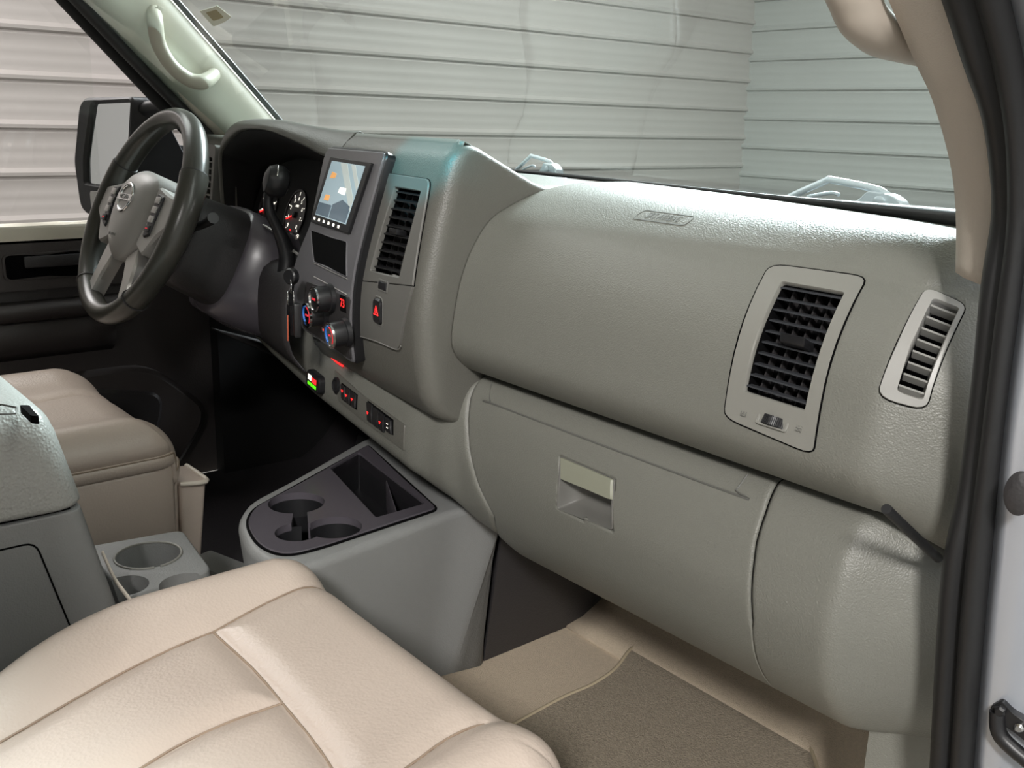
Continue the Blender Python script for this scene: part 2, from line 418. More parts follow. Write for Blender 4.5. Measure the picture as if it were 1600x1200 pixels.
# ================= THE GARAGE AND THE VAN SHELL =================
def siding(name, P0, dirv, inward, length, z0, z1, pitch, zref, m):
    """corrugated metal siding: one panel course per rib, each its own object"""
    root = bpy.data.objects.new(name, None); COL.objects.link(root); root['kind'] = 'structure'
    P0 = Vector(P0); D = Vector(dirv); I = Vector(inward)
    prof = [(0, 0), (.010, .030), (.030, .034), (.056, .006), (.090, .002), (.108, .006), (.122, .002), (.160, .002), (.178, .006), (.192, .002), (.235, .003), (.262, .010), (.28, 0)]
    prof = [(a/.28*pitch, b) for a, b in prof]
    k0 = math.floor((z0-zref)/pitch); k1 = math.ceil((z1-zref)/pitch)
    vs = []; fs = []
    for a, b in prof:
        vs += [P0+I*b+V(0, 0, a), P0+D*length+I*b+V(0, 0, a)]
    for i in range(len(prof)-1): fs.append((2*i, 2*i+1, 2*i+3, 2*i+2))
    n0 = len(vs); vs += [P0-I*.01, P0+D*length-I*.01, P0-I*.01+V(0, 0, pitch), P0+D*length-I*.01+V(0, 0, pitch)]
    fs.append((n0, n0+2, n0+3, n0+1))
    first = None
    for k in range(k0, k1):
        if first is None: o = first = mesh('siding_panel', vs, fs, m, root, sharp=30, recalc=True)
        else: o = first.copy(); COL.objects.link(o); o.parent = root
        o.location = (0, 0, zref+pitch*k)
    return root
siding('wall_left', (-5.3, -3.5, 0), (0, 1, 0), (1, 0, 0), 12.05, -.6, 3.1, .281, .44, M['siding'])
siding('wall_front', (-5.3, 8.55, 0), (1, 0, 0), (0, -1, 0), 10.0, -.6, 3.1, .285, .35, M['siding2'])
def sbox(name, a, b, m, bev=0):
    o = box(name, WF, a[0], b[0], a[1], b[1], a[2], b[2], m, None, bev); o['kind'] = 'structure'; return o
sbox('garage_floor', (-5.4, -3.6, -.7), (4.8, 8.7, -.6), M['conc'])
sbox('garage_ceiling', (-5.4, -3.6, 3.1), (4.8, 8.7, 3.2), M['white'])
sbox('wall_right', (4.7, -3.6, -.6), (4.8, 8.7, 3.1), M['white'])
sbox('wall_back', (-5.3, -3.6, -.6), (4.7, -3.5, 3.1), M['white'])

# van floor, firewall, roof, rear partition
sbox('floor', (-.86, -.9, .0), (.90, 1.12, .04), M['carpet'])
rows = [[V(x, 1.02+.0*t, .035) if t == 0 else V(x, 1.02+.30*t, .035+.42*t*t) for t in [q/8 for q in range(9)]] for x in [.14+.0635*i for i in range(13)]]
o = gridm('floor_toe_board', rows, M['carpet'], thick=.01); o['kind'] = 'structure'
rows = [[r[k]-V(1.0, 0, 0) for k in range(9)] for r in rows[:13]]+[[p-V(0, 0, 0) for p in rows[0]]]
o = gridm('floor_toe_board', rows, M['shadec'], thick=.01); o['kind'] = 'structure'  # driver half coloured dark to stand for footwell shade
sbox('wall_firewall', (-.88, 1.30, .0), (.90, 1.33, .60), M['matte'])
sbox('driver_footwell_carpet', (-.86, .30, .041), (.10, 1.10, .050), M['shadec'])
sbox('ceiling', (-.84, -1.2, 1.36), (.86, .42, 1.40), M['pillar2'], .01)
sbox('wall_partition', (-.88, -1.25, .0), (.88, -1.2, 1.36), M['dark'])
sbox('wall_driver_side_rear', (-.93, -1.2, .0), (-.90, -.25, 1.36), M['dark'])
sbox('wall_passenger_side_rear', (.90, -1.2, .0), (.93, -.30, 1.36), M['dark'])

# windshield
rows = [[WSM(-.86+1.74*i/40, .78*j/16, 0) for j in range(17)] for i in range(41)]
o = gridm('window_1', rows, WIND); o['kind'] = 'structure'
tube('trim_windshield_base', [WSM(-.86+1.74*i/24, .004+.016*(i/24)**3, .004) for i in range(25)], [.003]*14+[.004, .006, .008, .010], M['black'], n=1)['kind'] = 'structure'
tube('trim_windshield_top', [WSM(-.86+1.74*i/24, .78, .004) for i in range(25)], .014, M['black'], n=1)['kind'] = 'structure'

# left A-pillar: trim facing the cabin, black seal on its door side
PLR = [(-0.79, 0.782, 1.059), (-0.79, 0.885, 0.952), (-0.79, 0.997, 0.834)]; PLL = [(-0.815, 0.641, 1.047), (-0.815, 0.751, 0.934), (-0.815, 0.877, 0.811)]
PLR = [Vector(p) for p in PLR]; PLL = [Vector(p) for p in PLL]
def ext(a, b, k): return a+(a-b)*k
PR = [ext(PLR[0], PLR[1], 1.2)]+PLR+[ext(PLR[2], PLR[1], .3)]
PL = [ext(PLL[0], PLL[1], 1.2)]+PLL+[ext(PLL[2], PLL[1], .3)]
PR, PL = crv(PR, 5), crv(PL, 5)
rows = []
for a, b in zip(PR, PL):
    c = a.lerp(b, .5)+V(.020, 0, .0); rows.append([a+V(-.03, .01, .01), a, a.lerp(c, .45)+V(.006, 0, 0), c, b.lerp(c, .45)+V(.006, 0, 0), b, b+V(-.03, -.01, -.01)])
o = gridm('trim_1', rows, M['pillar2'], thick=.004); o['kind'] = 'structure'
tube('trim_windshield_edge_left', [a+V(-.004, .008, .008) for a in PR], .006, M['black'], n=1)['kind'] = 'structure'
tube('trim_door_seal_left', [b+V(-.012, -.012, -.012) for b in PL], .012, M['rubber'], n=1)['kind'] = 'structure'
DFR = [Vector(p) for p in [(-0.86, 0.615, 1.048), (-0.86, 0.717, 0.94), (-0.86, 0.84, 0.81)]]
DFR = crv([ext(DFR[0], DFR[1], 1.2)]+DFR, 4)
tube('trim_door_frame_left', DFR, .020, M['matte'], n=1, up=(1, 0, 0))['kind'] = 'structure'

# right A-pillar
RL = [Vector(p) for p in [(0.845, 0.567, 0.959), (0.845, 0.604, 0.93), (0.845, 0.644, 0.898), (0.845, 0.676, 0.874), (0.845, 0.716, 0.831), (0.845, 0.738, 0.793), (0.845, 0.756, 0.748)]]
RR = [Vector(p) for p in [(0.878, 0.569, 0.956), (0.878, 0.604, 0.928), (0.878, 0.646, 0.889), (0.878, 0.676, 0.862), (0.878, 0.703, 0.824), (0.878, 0.715, 0.792), (0.878, 0.715, 0.744)]]
RL, RR = crv(RL, 4), crv(RR, 4)
rows = [[a+V(.0, .05, .02), a, a.lerp(b, .25)+V(-.006, -.006, 0), a.lerp(b, .6)+V(-.004, -.006, 0), b, b+V(.01, .012, 0)] for a, b in zip(RL, RR)]
o = gridm('trim_2', rows, M['pillar'], thick=.004); fix_dir(o, (.9, 0, .85)); o['kind'] = 'structure'
tube('trim_windshield_edge_right', [a+V(.0, .012, .004) for a in RL], .005, M['black'], n=1)['kind'] = 'structure'

# door opening on the passenger side: two black seals, then painted pillar
SL0 = [Vector(p) for p in [(0.888, 0.557, 0.953), (0.888, 0.59, 0.926), (0.888, 0.629, 0.89), (0.888, 0.663, 0.86), (0.888, 0.687, 0.824), (0.888, 0.699, 0.794), (0.888, 0.699, 0.747), (0.888, 0.708, 0.672), (0.888, 0.712, 0.591), (0.888, 0.706, 0.534), (0.888, 0.716, 0.46), (0.888, 0.744, 0.316)]]
SR0 = [Vector(p) for p in [(0.925, 0.56, 0.95), (0.925, 0.59, 0.923), (0.925, 0.626, 0.883), (0.925, 0.648, 0.843), (0.925, 0.661, 0.803), (0.925, 0.665, 0.774), (0.925, 0.669, 0.739), (0.925, 0.673, 0.681), (0.925, 0.68, 0.619), (0.925, 0.691, 0.553), (0.925, 0.702, 0.481), (0.925, 0.727, 0.346)]]
SLc, SRc = crv(SL0, 5), crv(SR0, 5)
sec = [(-.06, .03), (0, .0), (.03, -.006), (.22, -.011), (.42, -.008), (.50, .004), (.54, .004), (.60, -.008), (.78, -.012), (.95, -.006), (1.0, .004), (1.0, .03)]
rows = [[a.lerp(b, s)+V(0, q, 0) for s, q in sec] for a, b in zip(SLc, SRc)]
o = gridm('trim_3', rows, M['rubber'], sharp=0); fix_dir(o, (1.2, 0, .85)); o['kind'] = 'structure'
tag(o, 'black rubber door seal running down the passenger side door opening')
sec = [(0, .006), (.12, .002), (.35, .008), (.75, .024), (1.3, .05), (1.9, .07)]
rows = [[b+V(s*.09, q, 0) for s, q in sec] for a, b in zip(SLc, SRc)]
o = gridm('trim_4', rows, M['body'], thick=.004, sharp=0); fix_dir(o, (1.2, 0, .85)); o['kind'] = 'structure'
tag(o, 'silver painted body pillar beside the passenger door opening')
q = Vector((0.951, 0.647, 0.618))
g = Fr(q+V(0, 0.012, 0), (1, .25, 0), (-.06, 0, 1))
o = lathe('body_plug', lambda a, b, c=0: g(a*.62, b*1.0, c), [(.0155, 0), (.0155, .002), (.013, .0035), (.004, .0045)], M['dark'])
tag(o, 'oval dark grey plug set in the silver pillar by the passenger door', 'plug')
t = thing('door_check', 'black door check link bolted low on the silver pillar', 'hinge', (0.951, 0.713, 0.431))
c = Vector((0.948, 0.724, 0.426)); g0 = Fr(c, (1, .2, -.45), (.45, 0, 1)); g = lambda u, v, w_=0: g0(u*.72, v*.8, w_*.8+.008)
def ch(o, t):
    """parent a world-space mesh to its thing"""
    o.parent = t; o.matrix_parent_inverse = Matrix.Translation(-t.location); return o
ch(plate('bracket', g, rpoly([(-.018, -.006), (.0, -.012), (.05, -.010), (.05, .010), (0, .006), (-.014, .010)], .004), None, -.004, .006, M['black']), t)
ch(lathe('bolt', g, [(.006, .006), (.006, .010), (.004, .012)], M['black'], n=6, u=-.009, v=.001), t)
ch(lathe('bolt', g, [(.005, .006), (.005, .008), (.003, .010)], M['chrome'], n=14, u=.014, v=-.002), t)
ch(tube('check_arm', [g(-.01, -.004, .004), g(.008, -.022, .008), g(.05, -.024, .01)], .006, M['black']), t)

# ================= DASHBOARD =================
D = bpy.data.objects.new('dashboard', None); COL.objects.link(D); D.location = (0, .9, .3)
tag(D, 'grey grained van dashboard with padded passenger side and raised driver hood', 'dashboard')
_link = link
def dp(o): return ch(o, D)
def sub(o, p):
    o.parent = p; o.matrix_parent_inverse = p.matrix_world.inverted(); return o
def dsub(o, p):
    """third level: p is a child of the dashboard"""
    o.parent = p; o.matrix_parent_inverse = Matrix.Identity(4); return o

# --- passenger pad ---
pv_out = rpoly([(0.6606, 0.3654), (0.7594, 0.3607), (0.7666, 0.7036), (0.6691, 0.6809)], [.018, .018, .018, .018], m=8)
pv_in = rpoly([(0.6832, 0.3994), (0.7476, 0.4001), (0.7505, 0.6191), (0.6854, 0.6155)], .004, m=8)
sv_out = rpoly([(0.8126, 0.366), (0.8487, 0.3944), (0.849, 0.5791), (0.8113, 0.5707)], [.014, .012, .014, .016], m=8)
sv_in = rpoly([(0.822, 0.3875), (0.8443, 0.4024), (0.8447, 0.5648), (0.8241, 0.5562)], [.006, .004, .006, .006], m=8)
pad = dp(uvgrid('passenger_pad', UPM, .235, 1.04, 0, 1, 260, 110, M['dash'], None, holes=(grow(pv_in, .10), grow(sv_in, .14)), thick=.003))
def fit_frame(f, quad, w0=0):
    """flat frame from a quad of surface parameters (TL, TR, BR, BL); u, v run 0..1"""
    P = [f(a, b, w0) for a, b in quad]
    O = P[3]; U = ((P[2]-P[3])+(P[1]-P[0]))/2; W_ = ((P[0]-P[3])+(P[1]-P[2]))/2
    fr = Fr(O, U, W_); fr.P = P; fr.L = U.length; fr.H = W_.length
    def bil(u, v, w_=0): 
        q = P[3].lerp(P[2], u).lerp(P[0].lerp(P[1], u), v); return q+fr.N*w_
    fr.b = bil
    if fr.N.y > 0: fr.N = -fr.N; 
    return fr
def vent(name, f, outer, inner, quad, m, parent, nsl, depth, slm, w1, tab=None, vanes=5, ang=.35):
    o = parent(plate(name, f, outer, inner, -.004, w1, m, bev=.0012))
    well = plate('vent_well', f, toward(inner, (sum(p[0] for p in inner)/len(inner), sum(p[1] for p in inner)/len(inner)), -.002), inner, -depth, -.0035, M['void'] if slm is not M['sideg'] else M['sideg'], bev=.0005); dsub(well, o)
    back = plate('vent_back', f, grow(inner, .02), None, -depth-.002, -depth, M['void'], bev=.0003); dsub(back, o)
    fr = fit_frame(f, quad)
    for i in range(nsl):
        v = (i+.55)/nsl; q = []
        for wv, dz in ((-.0005, 0), (-.0005, .0016), (-.009, .0016+ang*.009), (-.009, ang*.009)):
            for u in (.0, 1.0): q.append(fr.b(u, v, wv)+V(0, 0, dz-.001))
        s = mesh('vent_slat', q, [(0, 1, 3, 2), (2, 3, 5, 4), (4, 5, 7, 6), (6, 7, 1, 0), (0, 2, 4, 6), (1, 7, 5, 3)], slm, sharp=30); dsub(s, o)
    for i in range(vanes):
        u = (i+.6)/vanes; q = []
        for du in (-.0008, .0008):
            for v in (.01, .99):
                for wv in (-.011, -depth+.002): q.append(fr.b(u, v, wv)+fr.U*du)
        s = mesh('vent_vane', q, [(0, 1, 3, 2), (4, 6, 7, 5), (0, 4, 5, 1), (2, 3, 7, 6), (0, 2, 6, 4), (1, 5, 7, 3)], M['dark'], sharp=30); dsub(s, o)
    return o, fr
pv, pfr = vent('passenger_air_vent', UPM, pv_out, pv_in, [(0.6832, 0.3994), (0.7476, 0.4001), (0.7505, 0.6191), (0.6854, 0.6155)], M['smooth'], dp, 10, .026, M['slat'], .0012, vanes=5)
tag(pv, 'light grey panel with black slatted vent and thumb wheel')
tg = Fr(pfr.b(.56, .52, .0), pfr.U, pfr.W); tg = Fr(tg.O, tg.U, V(0, 0, 1)) if False else tg
dsub(box('vent_tab', lambda u, v, w_=0: pfr.b(.58, .51, 0)+pfr.U*u+V(0, 0, 1)*v+pfr.N*w_, -.013, .013, -.0045, .0045, -.006, .012, M['black'], bev=.002), pv)
q = (0.7213, 0.6569)
wq = lambda u, v, w_=0: UPM(q[0], q[1], 0)+pfr.U*u+pfr.W*v+pfr.N*w_
dsub(plate('wheel_recess', wq, rpoly([(-.0165, -.0065), (.0165, -.0065), (.0165, .0065), (-.0165, .0065)], .003), rpoly([(-.0135, -.0045), (.0135, -.0045), (.0135, .0045), (-.0135, .0045)], .002), -.002, .0016, M['smooth'], bev=.0006), pv)
vs = []; fs = []; n = 40
for k in range(n+1):
    a = R(-62+124*k/n); rr = .0148+(.0003 if k % 2 else 0)
    for vv in (-.0042, .0042): vs.append(wq(rr*math.sin(a), vv, -.0095+rr*math.cos(a)))
for k in range(n): fs.append((2*k, 2*k+2, 2*k+3, 2*k+1))
fs += [tuple(2*k for k in range(n+1)), tuple(2*k+1 for k in reversed(range(n+1)))]
dsub(mesh('thumb_wheel', vs, fs, M['black'], sharp=20), pv)
q2 = (0.69, 0.6589); g2 = lambda u, v, w_=0: UPM(q2[0], q2[1], 0)+pfr.U*u+pfr.W*v+pfr.N*w_
dsub(plate('closed_symbol', g2, rpoly([(-.003, -.003), (.003, -.003), (.003, .003), (-.003, .003)], .0005), rpoly([(-.0024, -.0024), (.0024, -.0024), (.0024, .0024), (-.0024, .0024)], .0004), .001, .0015, M['emboss'], bev=.0001), pv)
dsub(text('closed_symbol_cross', 'X', g2, 0, 0, .0013, .0055, M['emboss'], None, .0001), pv)
q3 = (0.7485, 0.6565); g3 = lambda u, v, w_=0: UPM(q3[0], q3[1], 0)+pfr.U*u+pfr.W*v+pfr.N*w_
for k in range(3): dsub(tube('flow_symbol', [g3(-.003+.0012*s, (k-1)*.0022+.0005*math.sin(s*2.2), .0013) for s in range(6)], .00028, M['emboss'], seg=5, n=2), pv)

sv, sfr = vent('side_window_vent', UPM, sv_out, sv_in, [(0.822, 0.3875), (0.8443, 0.4024), (0.8447, 0.5648), (0.8241, 0.5562)], M['sideg'], dp, 8, .022, M['sideg'], .0025, vanes=0, ang=-.3)
tag(sv, 'pale grey side window outlet with curved slats at the door end')

for pl_, o_ in ((pv_out, pv), (sv_out, sv)):
    dsub(tube('panel_gap', [UPM(a, b, .0004) for a, b in pl_], .0010, M['void'], n=1, seg=6, closed=True), o_)
# airbag mark
ab = (0.4873, 0.2577); abf = lambda u, v, w_=0: UPM(ab[0]+u, ab[1]-v*4.2, w_)
dp(plate('airbag_mark_border', abf, rpoly([(-.040, -.0055), (.040, -.0055), (.040, .0055), (-.040, .0055)], .005), rpoly([(-.039, -.0045), (.039, -.0045), (.039, .0045), (-.039, .0045)], .0045), 0, .0004, M['emboss'], bev=.0001))
dp(text('airbag_mark', 'SRS AIRBAG', abf, 0, 0, .0004, .0085, M['emboss'], None, .0001, space=1.15))

# --- raised centre: face, rounded corner, side, sloping top ---
def topz(x, y): return max(.767, min(.826, .8245-.47*(y-(.744+.14*(.19-x)))))
def crest(y): return topz(.235, y)+.0006
zs = [.384+i*(.826-.384)/70 for i in range(71)]
cols = [('f', -.16+(.213+.16)*i/60) for i in range(61)]+[('c', a) for a in (15, 30, 45, 60, 75, 90)]+[('s', d) for d in (.01, .02, .035, .05, .065, .08, .1, .12, .14, .17, .2, .26)]
rows = []
bz_hole = [(-0.1162, 0.7748), (0.0648, 0.7736), (0.0236, 0.5162), (-0.183, 0.5125)]
cv_hole = [(0.1037, 0.7629), (0.188, 0.7625), (0.1768, 0.6536), (0.0824, 0.6499)]
hz_hole = [(0.0998, 0.6133), (0.1412, 0.6202), (0.1416, 0.5908), (0.0989, 0.5827)]
for kind, a in cols:
    col = []
    for z in zs:
        if kind == 'f': p = Vector(stk(a, z))
        else:
            e = Vector(stk(.213, z)); c = e+V(.0, .022, 0)
            if kind == 'c': p = c+V(math.sin(R(a))*.022, -math.cos(R(a))*.022, 0)
            else: p = c+V(.022, a, 0)
        if kind != 'f':
            zc = crest(p.y); r = .010
            if p.z > zc-r:
                q = min((p.z-(zc-r))/(.03), 1); th = q*math.pi/2
                nrm = V(1, 0, 0) if kind == 's' else V(math.sin(R(a)), -math.cos(R(a)), 0)
                p = p-nrm*(r*(1-math.cos(th))); p.z = zc-r+r*math.sin(th)
        col.append(p)
    rows.append(col)
def cdrop(i, j):
    if cols[i][0] != 'f' or i >= 60: return False
    c = ((cols[i][1]+cols[i+1][1])/2, (zs[j]+zs[j+1])/2)
    return inpoly(c, cv_hole) or inpoly(c, bz_hole)
o = gridm('centre_stack', rows, M['stack'], drop=cdrop); fix_dir(o, (.6, -.4, .6)); dp(o)
s = o.modifiers.new('thickness', 'SOLIDIFY'); s.thickness = .003; s.offset = -1
# sloping top: centre and driver hood
LIP = [Vector(p) for p in ((-.655, .815, .60), (-.652, .812, .70), (-.625, .802, .775), (-.585, .790, .808), (-.52, .780, .830), (-.45, .774, .838), (-.33, .768, .838), (-.23, .770, .831), (-.15, .779, .826), (-.10, .781, .8255))]
INN = [Vector(p) for p in ((-.612, .795, .585), (-.610, .790, .69), (-.592, .782, .765), (-.560, .776, .788), (-.49, .768, .813), (-.425, .760, .8225), (-.33, .754, .8225), (-.22, .752, .806), (-.145, .750, .791), (-.10, .748, .789))]
LIPc, INc = crv(LIP, 6), crv(INN, 6)
rows = []
for p, q in zip(LIPc, INc):
    out = (p-q).normalized(); col = [q+V(0, .03, 0)-out*.004, q+V(0, .006, 0)-out*.001, q, q.lerp(p, .15)+V(0, -.004, 0), q.lerp(p, .6)+V(0, -.004, 0), p+V(0, -.001, 0), p+out*.004+V(0, .005, 0)]
    b = wsb(p.x); n = 12
    for k in range(1, n+1):
        t = k/n; y = p.y+.005+(b-p.y)*t; zt = max(min(.770, p.z), p.z+.003-.36*(y-p.y)) if p.z > .77 else p.z
        xx = p.x+out.x*.004+(0 if p.z > .79 else -.012*t)
        col.append(V(xx, y, zt))
    rows.append(col)
o = gridm('instrument_hood', rows, M['stack'], sharp=0); fix_dir(o, (-.3, -.2, 2.2)); dp(o)
s = o.modifiers.new('thickness', 'SOLIDIFY'); s.thickness = .002; s.offset = -1
rows = []
for i in range(26):
    x = -.12+(.2225+.12)*i/25; e = Vector(stk(x, .826)); b = wsb(x); e.y += (.022-math.sqrt(max(0, .022**2-(x-.213)**2)))*1.1+.001 if x > .213 else 0; col = [V(x, e.y-.004, .818), V(x, e.y-.002, .8235), V(x, e.y, topz(x, e.y))]
    for k in range(1, 15):
        y = e.y+(b-e.y)*k/14; col.append(V(x, y, topz(x, y)))
    rows.append(col)
o = gridm('centre_top', rows, M['dash']); fix_dir(o, (0, 0, 3)); dp(o)
s = o.modifiers.new('thickness', 'SOLIDIFY'); s.thickness = .002; s.offset = -1

# cluster recess and gauges
CLB = Fr((-.36, .826, .69), (1, -.12, 0), (0, .32, 1))
rows = []
BK = crv([Vector(p) for p in ((-.60, .86, .585), (-.60, .86, .67), (-.585, .87, .735), (-.55, .87, .752), (-.48, .866, .768), (-.42, .86, .775), (-.33, .85, .775), (-.2, .83, .765), (-.135, .82, .755))], 6)
for q, b in zip(INc, BK): rows.append([q+V(0, .004, 0), q.lerp(b, .4), q.lerp(b, .8), b])
o = gridm('cluster_recess', rows, M['matte'], thick=.002); dp(o)
o = dp(plate('gauge_panel', CLB, rpoly([(-.25, -.11), (.24, -.11), (.24, .10), (-.25, .10)], .03), None, -.01, 0, M['matte'], bev=.002))
DC = Vector(CLB.O)+V(0, 0, 0)
gp = o
gcx, gcz = (-0.0211, -0.012)
def G(u, v, w_=0): return CLB(gcx+u, gcz+v, w_)
for cx, rr_ in ((0, .040), (-.14, .040)):
    dsub(lathe('dial_face', lambda u, v, w_=0: G(u+cx, v, w_), [(rr_+.006, 0), (rr_+.006, .003), (rr_+.003, .003), (rr_+.002, .001), (.002, .001)], M['black'], n=40), gp)
    ticks = []
    for k in range(9):
        a = R(225-270*k/8)
        dsub(text('dial_number', str(k if cx == 0 else k*20), lambda u, v, w_=0: G(u+cx, v, w_), math.cos(a)*rr_*.72, math.sin(a)*rr_*.72, .0015, .010 if cx == 0 else .006, M['whiteg'], None), gp)
        u0, v0 = math.cos(a), math.sin(a)
        f = Fr(G(cx+u0*rr_*.95, v0*rr_*.95, .0012), CLB.U*u0+CLB.W*v0, CLB.W*u0-CLB.U*v0)
        dsub(box('dial_tick', f, -.003, .003, -.0006, .0006, 0, .0004, M['whiteg'], bev=0), gp)
    a = R(200); f = Fr(G(cx, 0, .003), CLB.U*math.cos(a)+CLB.W*math.sin(a), CLB.W*math.cos(a)-CLB.U*math.sin(a))
    dsub(box('needle', f, -.004, rr_*.8, -.001, .001, 0, .001, M['red'], bev=0), gp)
    dsub(lathe('needle_cap', lambda u, v, w_=0: G(u+cx, v, w_), [(.006, .001), (.006, .005), (.004, .006)], M['black'], n=16), gp)
dsub(text('dial_caption', 'x1000', G, 0, .016, .0015, .006, M['whiteg'], None), gp)
dsub(text('gear_display', 'P', G, -.004, -.032, .0015, .014, M['red'], None), gp)
dsub(text('odometer_display', '8:53', G, .035, -.035, .0015, .009, M['whiteg'], None), gp)
# left driver vent
lv = Fr((-.674, .795, .735), (1, -.15, 0), (0, .12, 1))
lo = rpoly([(-.045, -.10), (.045, -.10), (.045, .055), (-.045, .055)], .012); li = rpoly([(-.028, -.085), (.028, -.085), (.028, .03), (-.028, .03)], .006)
o = dp(plate('driver_air_vent', lv, lo, li, -.02, .004, M['stacksm']))
dsub(plate('vent_back', lv, grow(li, .05), None, -.018, -.016, M['void']), o)
for k in range(9): dsub(box('vent_slat', lv, -.029, .029, -.082+.0128*k, -.0795+.0128*k, -.012, 0, M['stacksm'], bev=0), o)
# shoulder left of the vent and lower driver face
rows = []
for i in range(14):
    x = -.87+(.87-.60)*i/13; y = .828-.02*i/13
    rows.append([V(x, y+.03, .46), V(x, y+.02, .56), V(x, y+.006, .64), V(x, y+.006, .785), V(x, y+.012, .80), V(x, y+.03, .806), V(x, max(wsb(x)-.0, y+.04), .80)])
o = gridm('driver_end_panel', rows, M['stack'], thick=.002, drop=lambda i, j: j == 2 and 5 < i < 12 and False); dp(o)
rows = [[V(x, .82-.10*(x+.66)/.5, .45), V(x, .79-.10*(x+.66)/.5, .50), V(x, .80-.10*(x+.66)/.5, .60), V(x, .86-.06*(x+.66)/.5, .62)] for x in [-.66+.5*i/16 for i in range(17)]]
o = gridm('knee_panel', [crv(r, 5) for r in rows], M['dark'], thick=.003); dp(o)

# --- lower dashboard: column trim, glovebox door, end cap ---
gl_l = [(0.2406, 0.1127), (0.2447, 0.2665), (0.2521, 0.3647), (0.2622, 0.4499), (0.2788, 0.55), (0.3006, 0.6255), (0.2651, 0.8887)]
gl_r = [(0.703, 0.0951), (0.7075, 0.2483), (0.7085, 0.3544), (0.7122, 0.4344), (0.7161, 0.5072), (0.7177, 0.5484)]
def bnd(tab, t):
    tab = sorted((v, u) for u, v in tab)
    if t <= tab[0][0]: return tab[0][1]
    for a, b in zip(tab, tab[1:]):
        if t <= b[0]: return a[1]+(b[1]-a[1])*(t-a[0])/max(b[0]-a[0], 1e-6)
    return tab[-1][1]
gl_lt = lambda t: bnd(gl_l, t); gl_rt = lambda t: bnd(gl_r, t)
hd = [(0.432, 0.336), (0.5207, 0.337), (0.5299, 0.4825), (0.4377, 0.4996)]
hd_o = rpoly(hd, .006, m=6)
hd_i = toward(hd_o, (sum(p[0] for p in hd_o)/len(hd_o), sum(p[1] for p in hd_o)/len(hd_o)), .0035)
def lowpart(name, fa, fb, nu, nv, m, w0=0, holes=(), t0=0, t1=1, rnd=.0016):
    rows = []
    for i in range(nu+1):
        col = []
        for j in range(nv+1):
            t = t0+(t1-t0)*j/nv; a0, a1 = fa(t), fb(t); a = a0+(a1-a0)*i/nu; ww = w0
            e = min(a-a0 if fa is not edge0 and (fa is not gR1 or t < TE) else 9, a1-a if fb is not edge1 and (fb is not gR0 or t < TE) else 9)
            if e < .003: ww -= rnd*(1-e/.003)**2
            col.append((LOM(a, t, ww), (a, t)))
        rows.append(col)
    def drop(i, j):
        c = ((rows[i][j][1][0]+rows[i+1][j+1][1][0])/2, (rows[i][j][1][1]+rows[i+1][j+1][1][1])/2); return any(inpoly(c, h) for h in holes)
    o = gridm(name, [[p[0] for p in r] for r in rows], m, drop=drop); fix_dir(o, (.6, -.6, .6))
    s = o.modifiers.new('thickness', 'SOLIDIFY'); s.thickness = .005; s.offset = -1
    return dp(o)
edge0 = lambda t: -.75
edge1 = lambda t: .99
TE = max(v for u, v in gl_r)
gR0 = lambda t: gl_rt(t)-(.0007 if t < TE else -.0001)
gR1 = lambda t: gl_rt(t)+(.0007 if t < TE else .0)
lowpart('lower_trim', edge0, lambda t: gl_lt(t)-.0007, 110, 60, M['dash'])
gd = lowpart('glove_box_door', lambda t: gl_lt(t)+.0007, gR0, 150, 100, M['dash'], holes=(grow(hd_i, .05),), t0=.012)
lowpart('dashboard_end_cap', gR1, edge1, 90, 60, M['dash'])
dp(tube('door_gap', [LOM(gl_lt(t), t, -.0042) for t in [k/20 for k in range(21)]], .0022, M['void'], n=1, seg=6))
dp(tube('door_gap', [LOM(gl_rt(t), t, -.0042) for t in [TE*k/20 for k in range(21)]], .0022, M['void'], n=1, seg=6))
tag(gd, 'glove box door with inset pull handle')
dsub(plate('handle_recess_rim', LOM, hd_o, hd_i, -.003, .0006, M['stacksm'], bev=.0008), gd)
# recess bowl
c0 = (sum(p[0] for p in hd_i)/len(hd_i), sum(p[1] for p in hd_i)/len(hd_i))
vs = []; fs = []; n = len(hd_i)
for sc_, ww in ((1, .0), (.97, -.006), (.90, -.016), (.72, -.024), (.4, -.026), (.02, -.026)):
    vs += [LOM(c0[0]+(p[0]-c0[0])*sc_, c0[1]+(p[1]-c0[1])*sc_, ww) for p in hd_i]
for k in range(5):
    for i in range(n): j = (i+1) % n; fs.append((k*n+i, k*n+j, (k+1)*n+j, (k+1)*n+i))
o = mesh('handle_recess', vs, fs, M['stacksm'], sharp=0); fix_dir(o, (.6, -.6, .6)); dsub(o, gd)
hh = [(0.4334, 0.3395), (0.5191, 0.3407), (0.5243, 0.4041), (0.4399, 0.4082)]
o = plate('pull_handle', LOM, rpoly(hh, .004, m=5), None, -.010, .0030, M['handle'], bev=.0022); dsub(o, gd)
tag(o, 'paler grey flat pull handle')
# ledge strip groove on the door top
lg = [(0.2695, 0.1226), (0.2855, 0.2358), (0.3021, 0.237), (0.6597, 0.2285), (0.669, 0.2104), (0.6712, 0.1255)]
dsub(tube('ledge_groove', [LOM(a, b, .0004) for a, b in lg], .0011, M['emboss'], n=4, seg=6), gd)
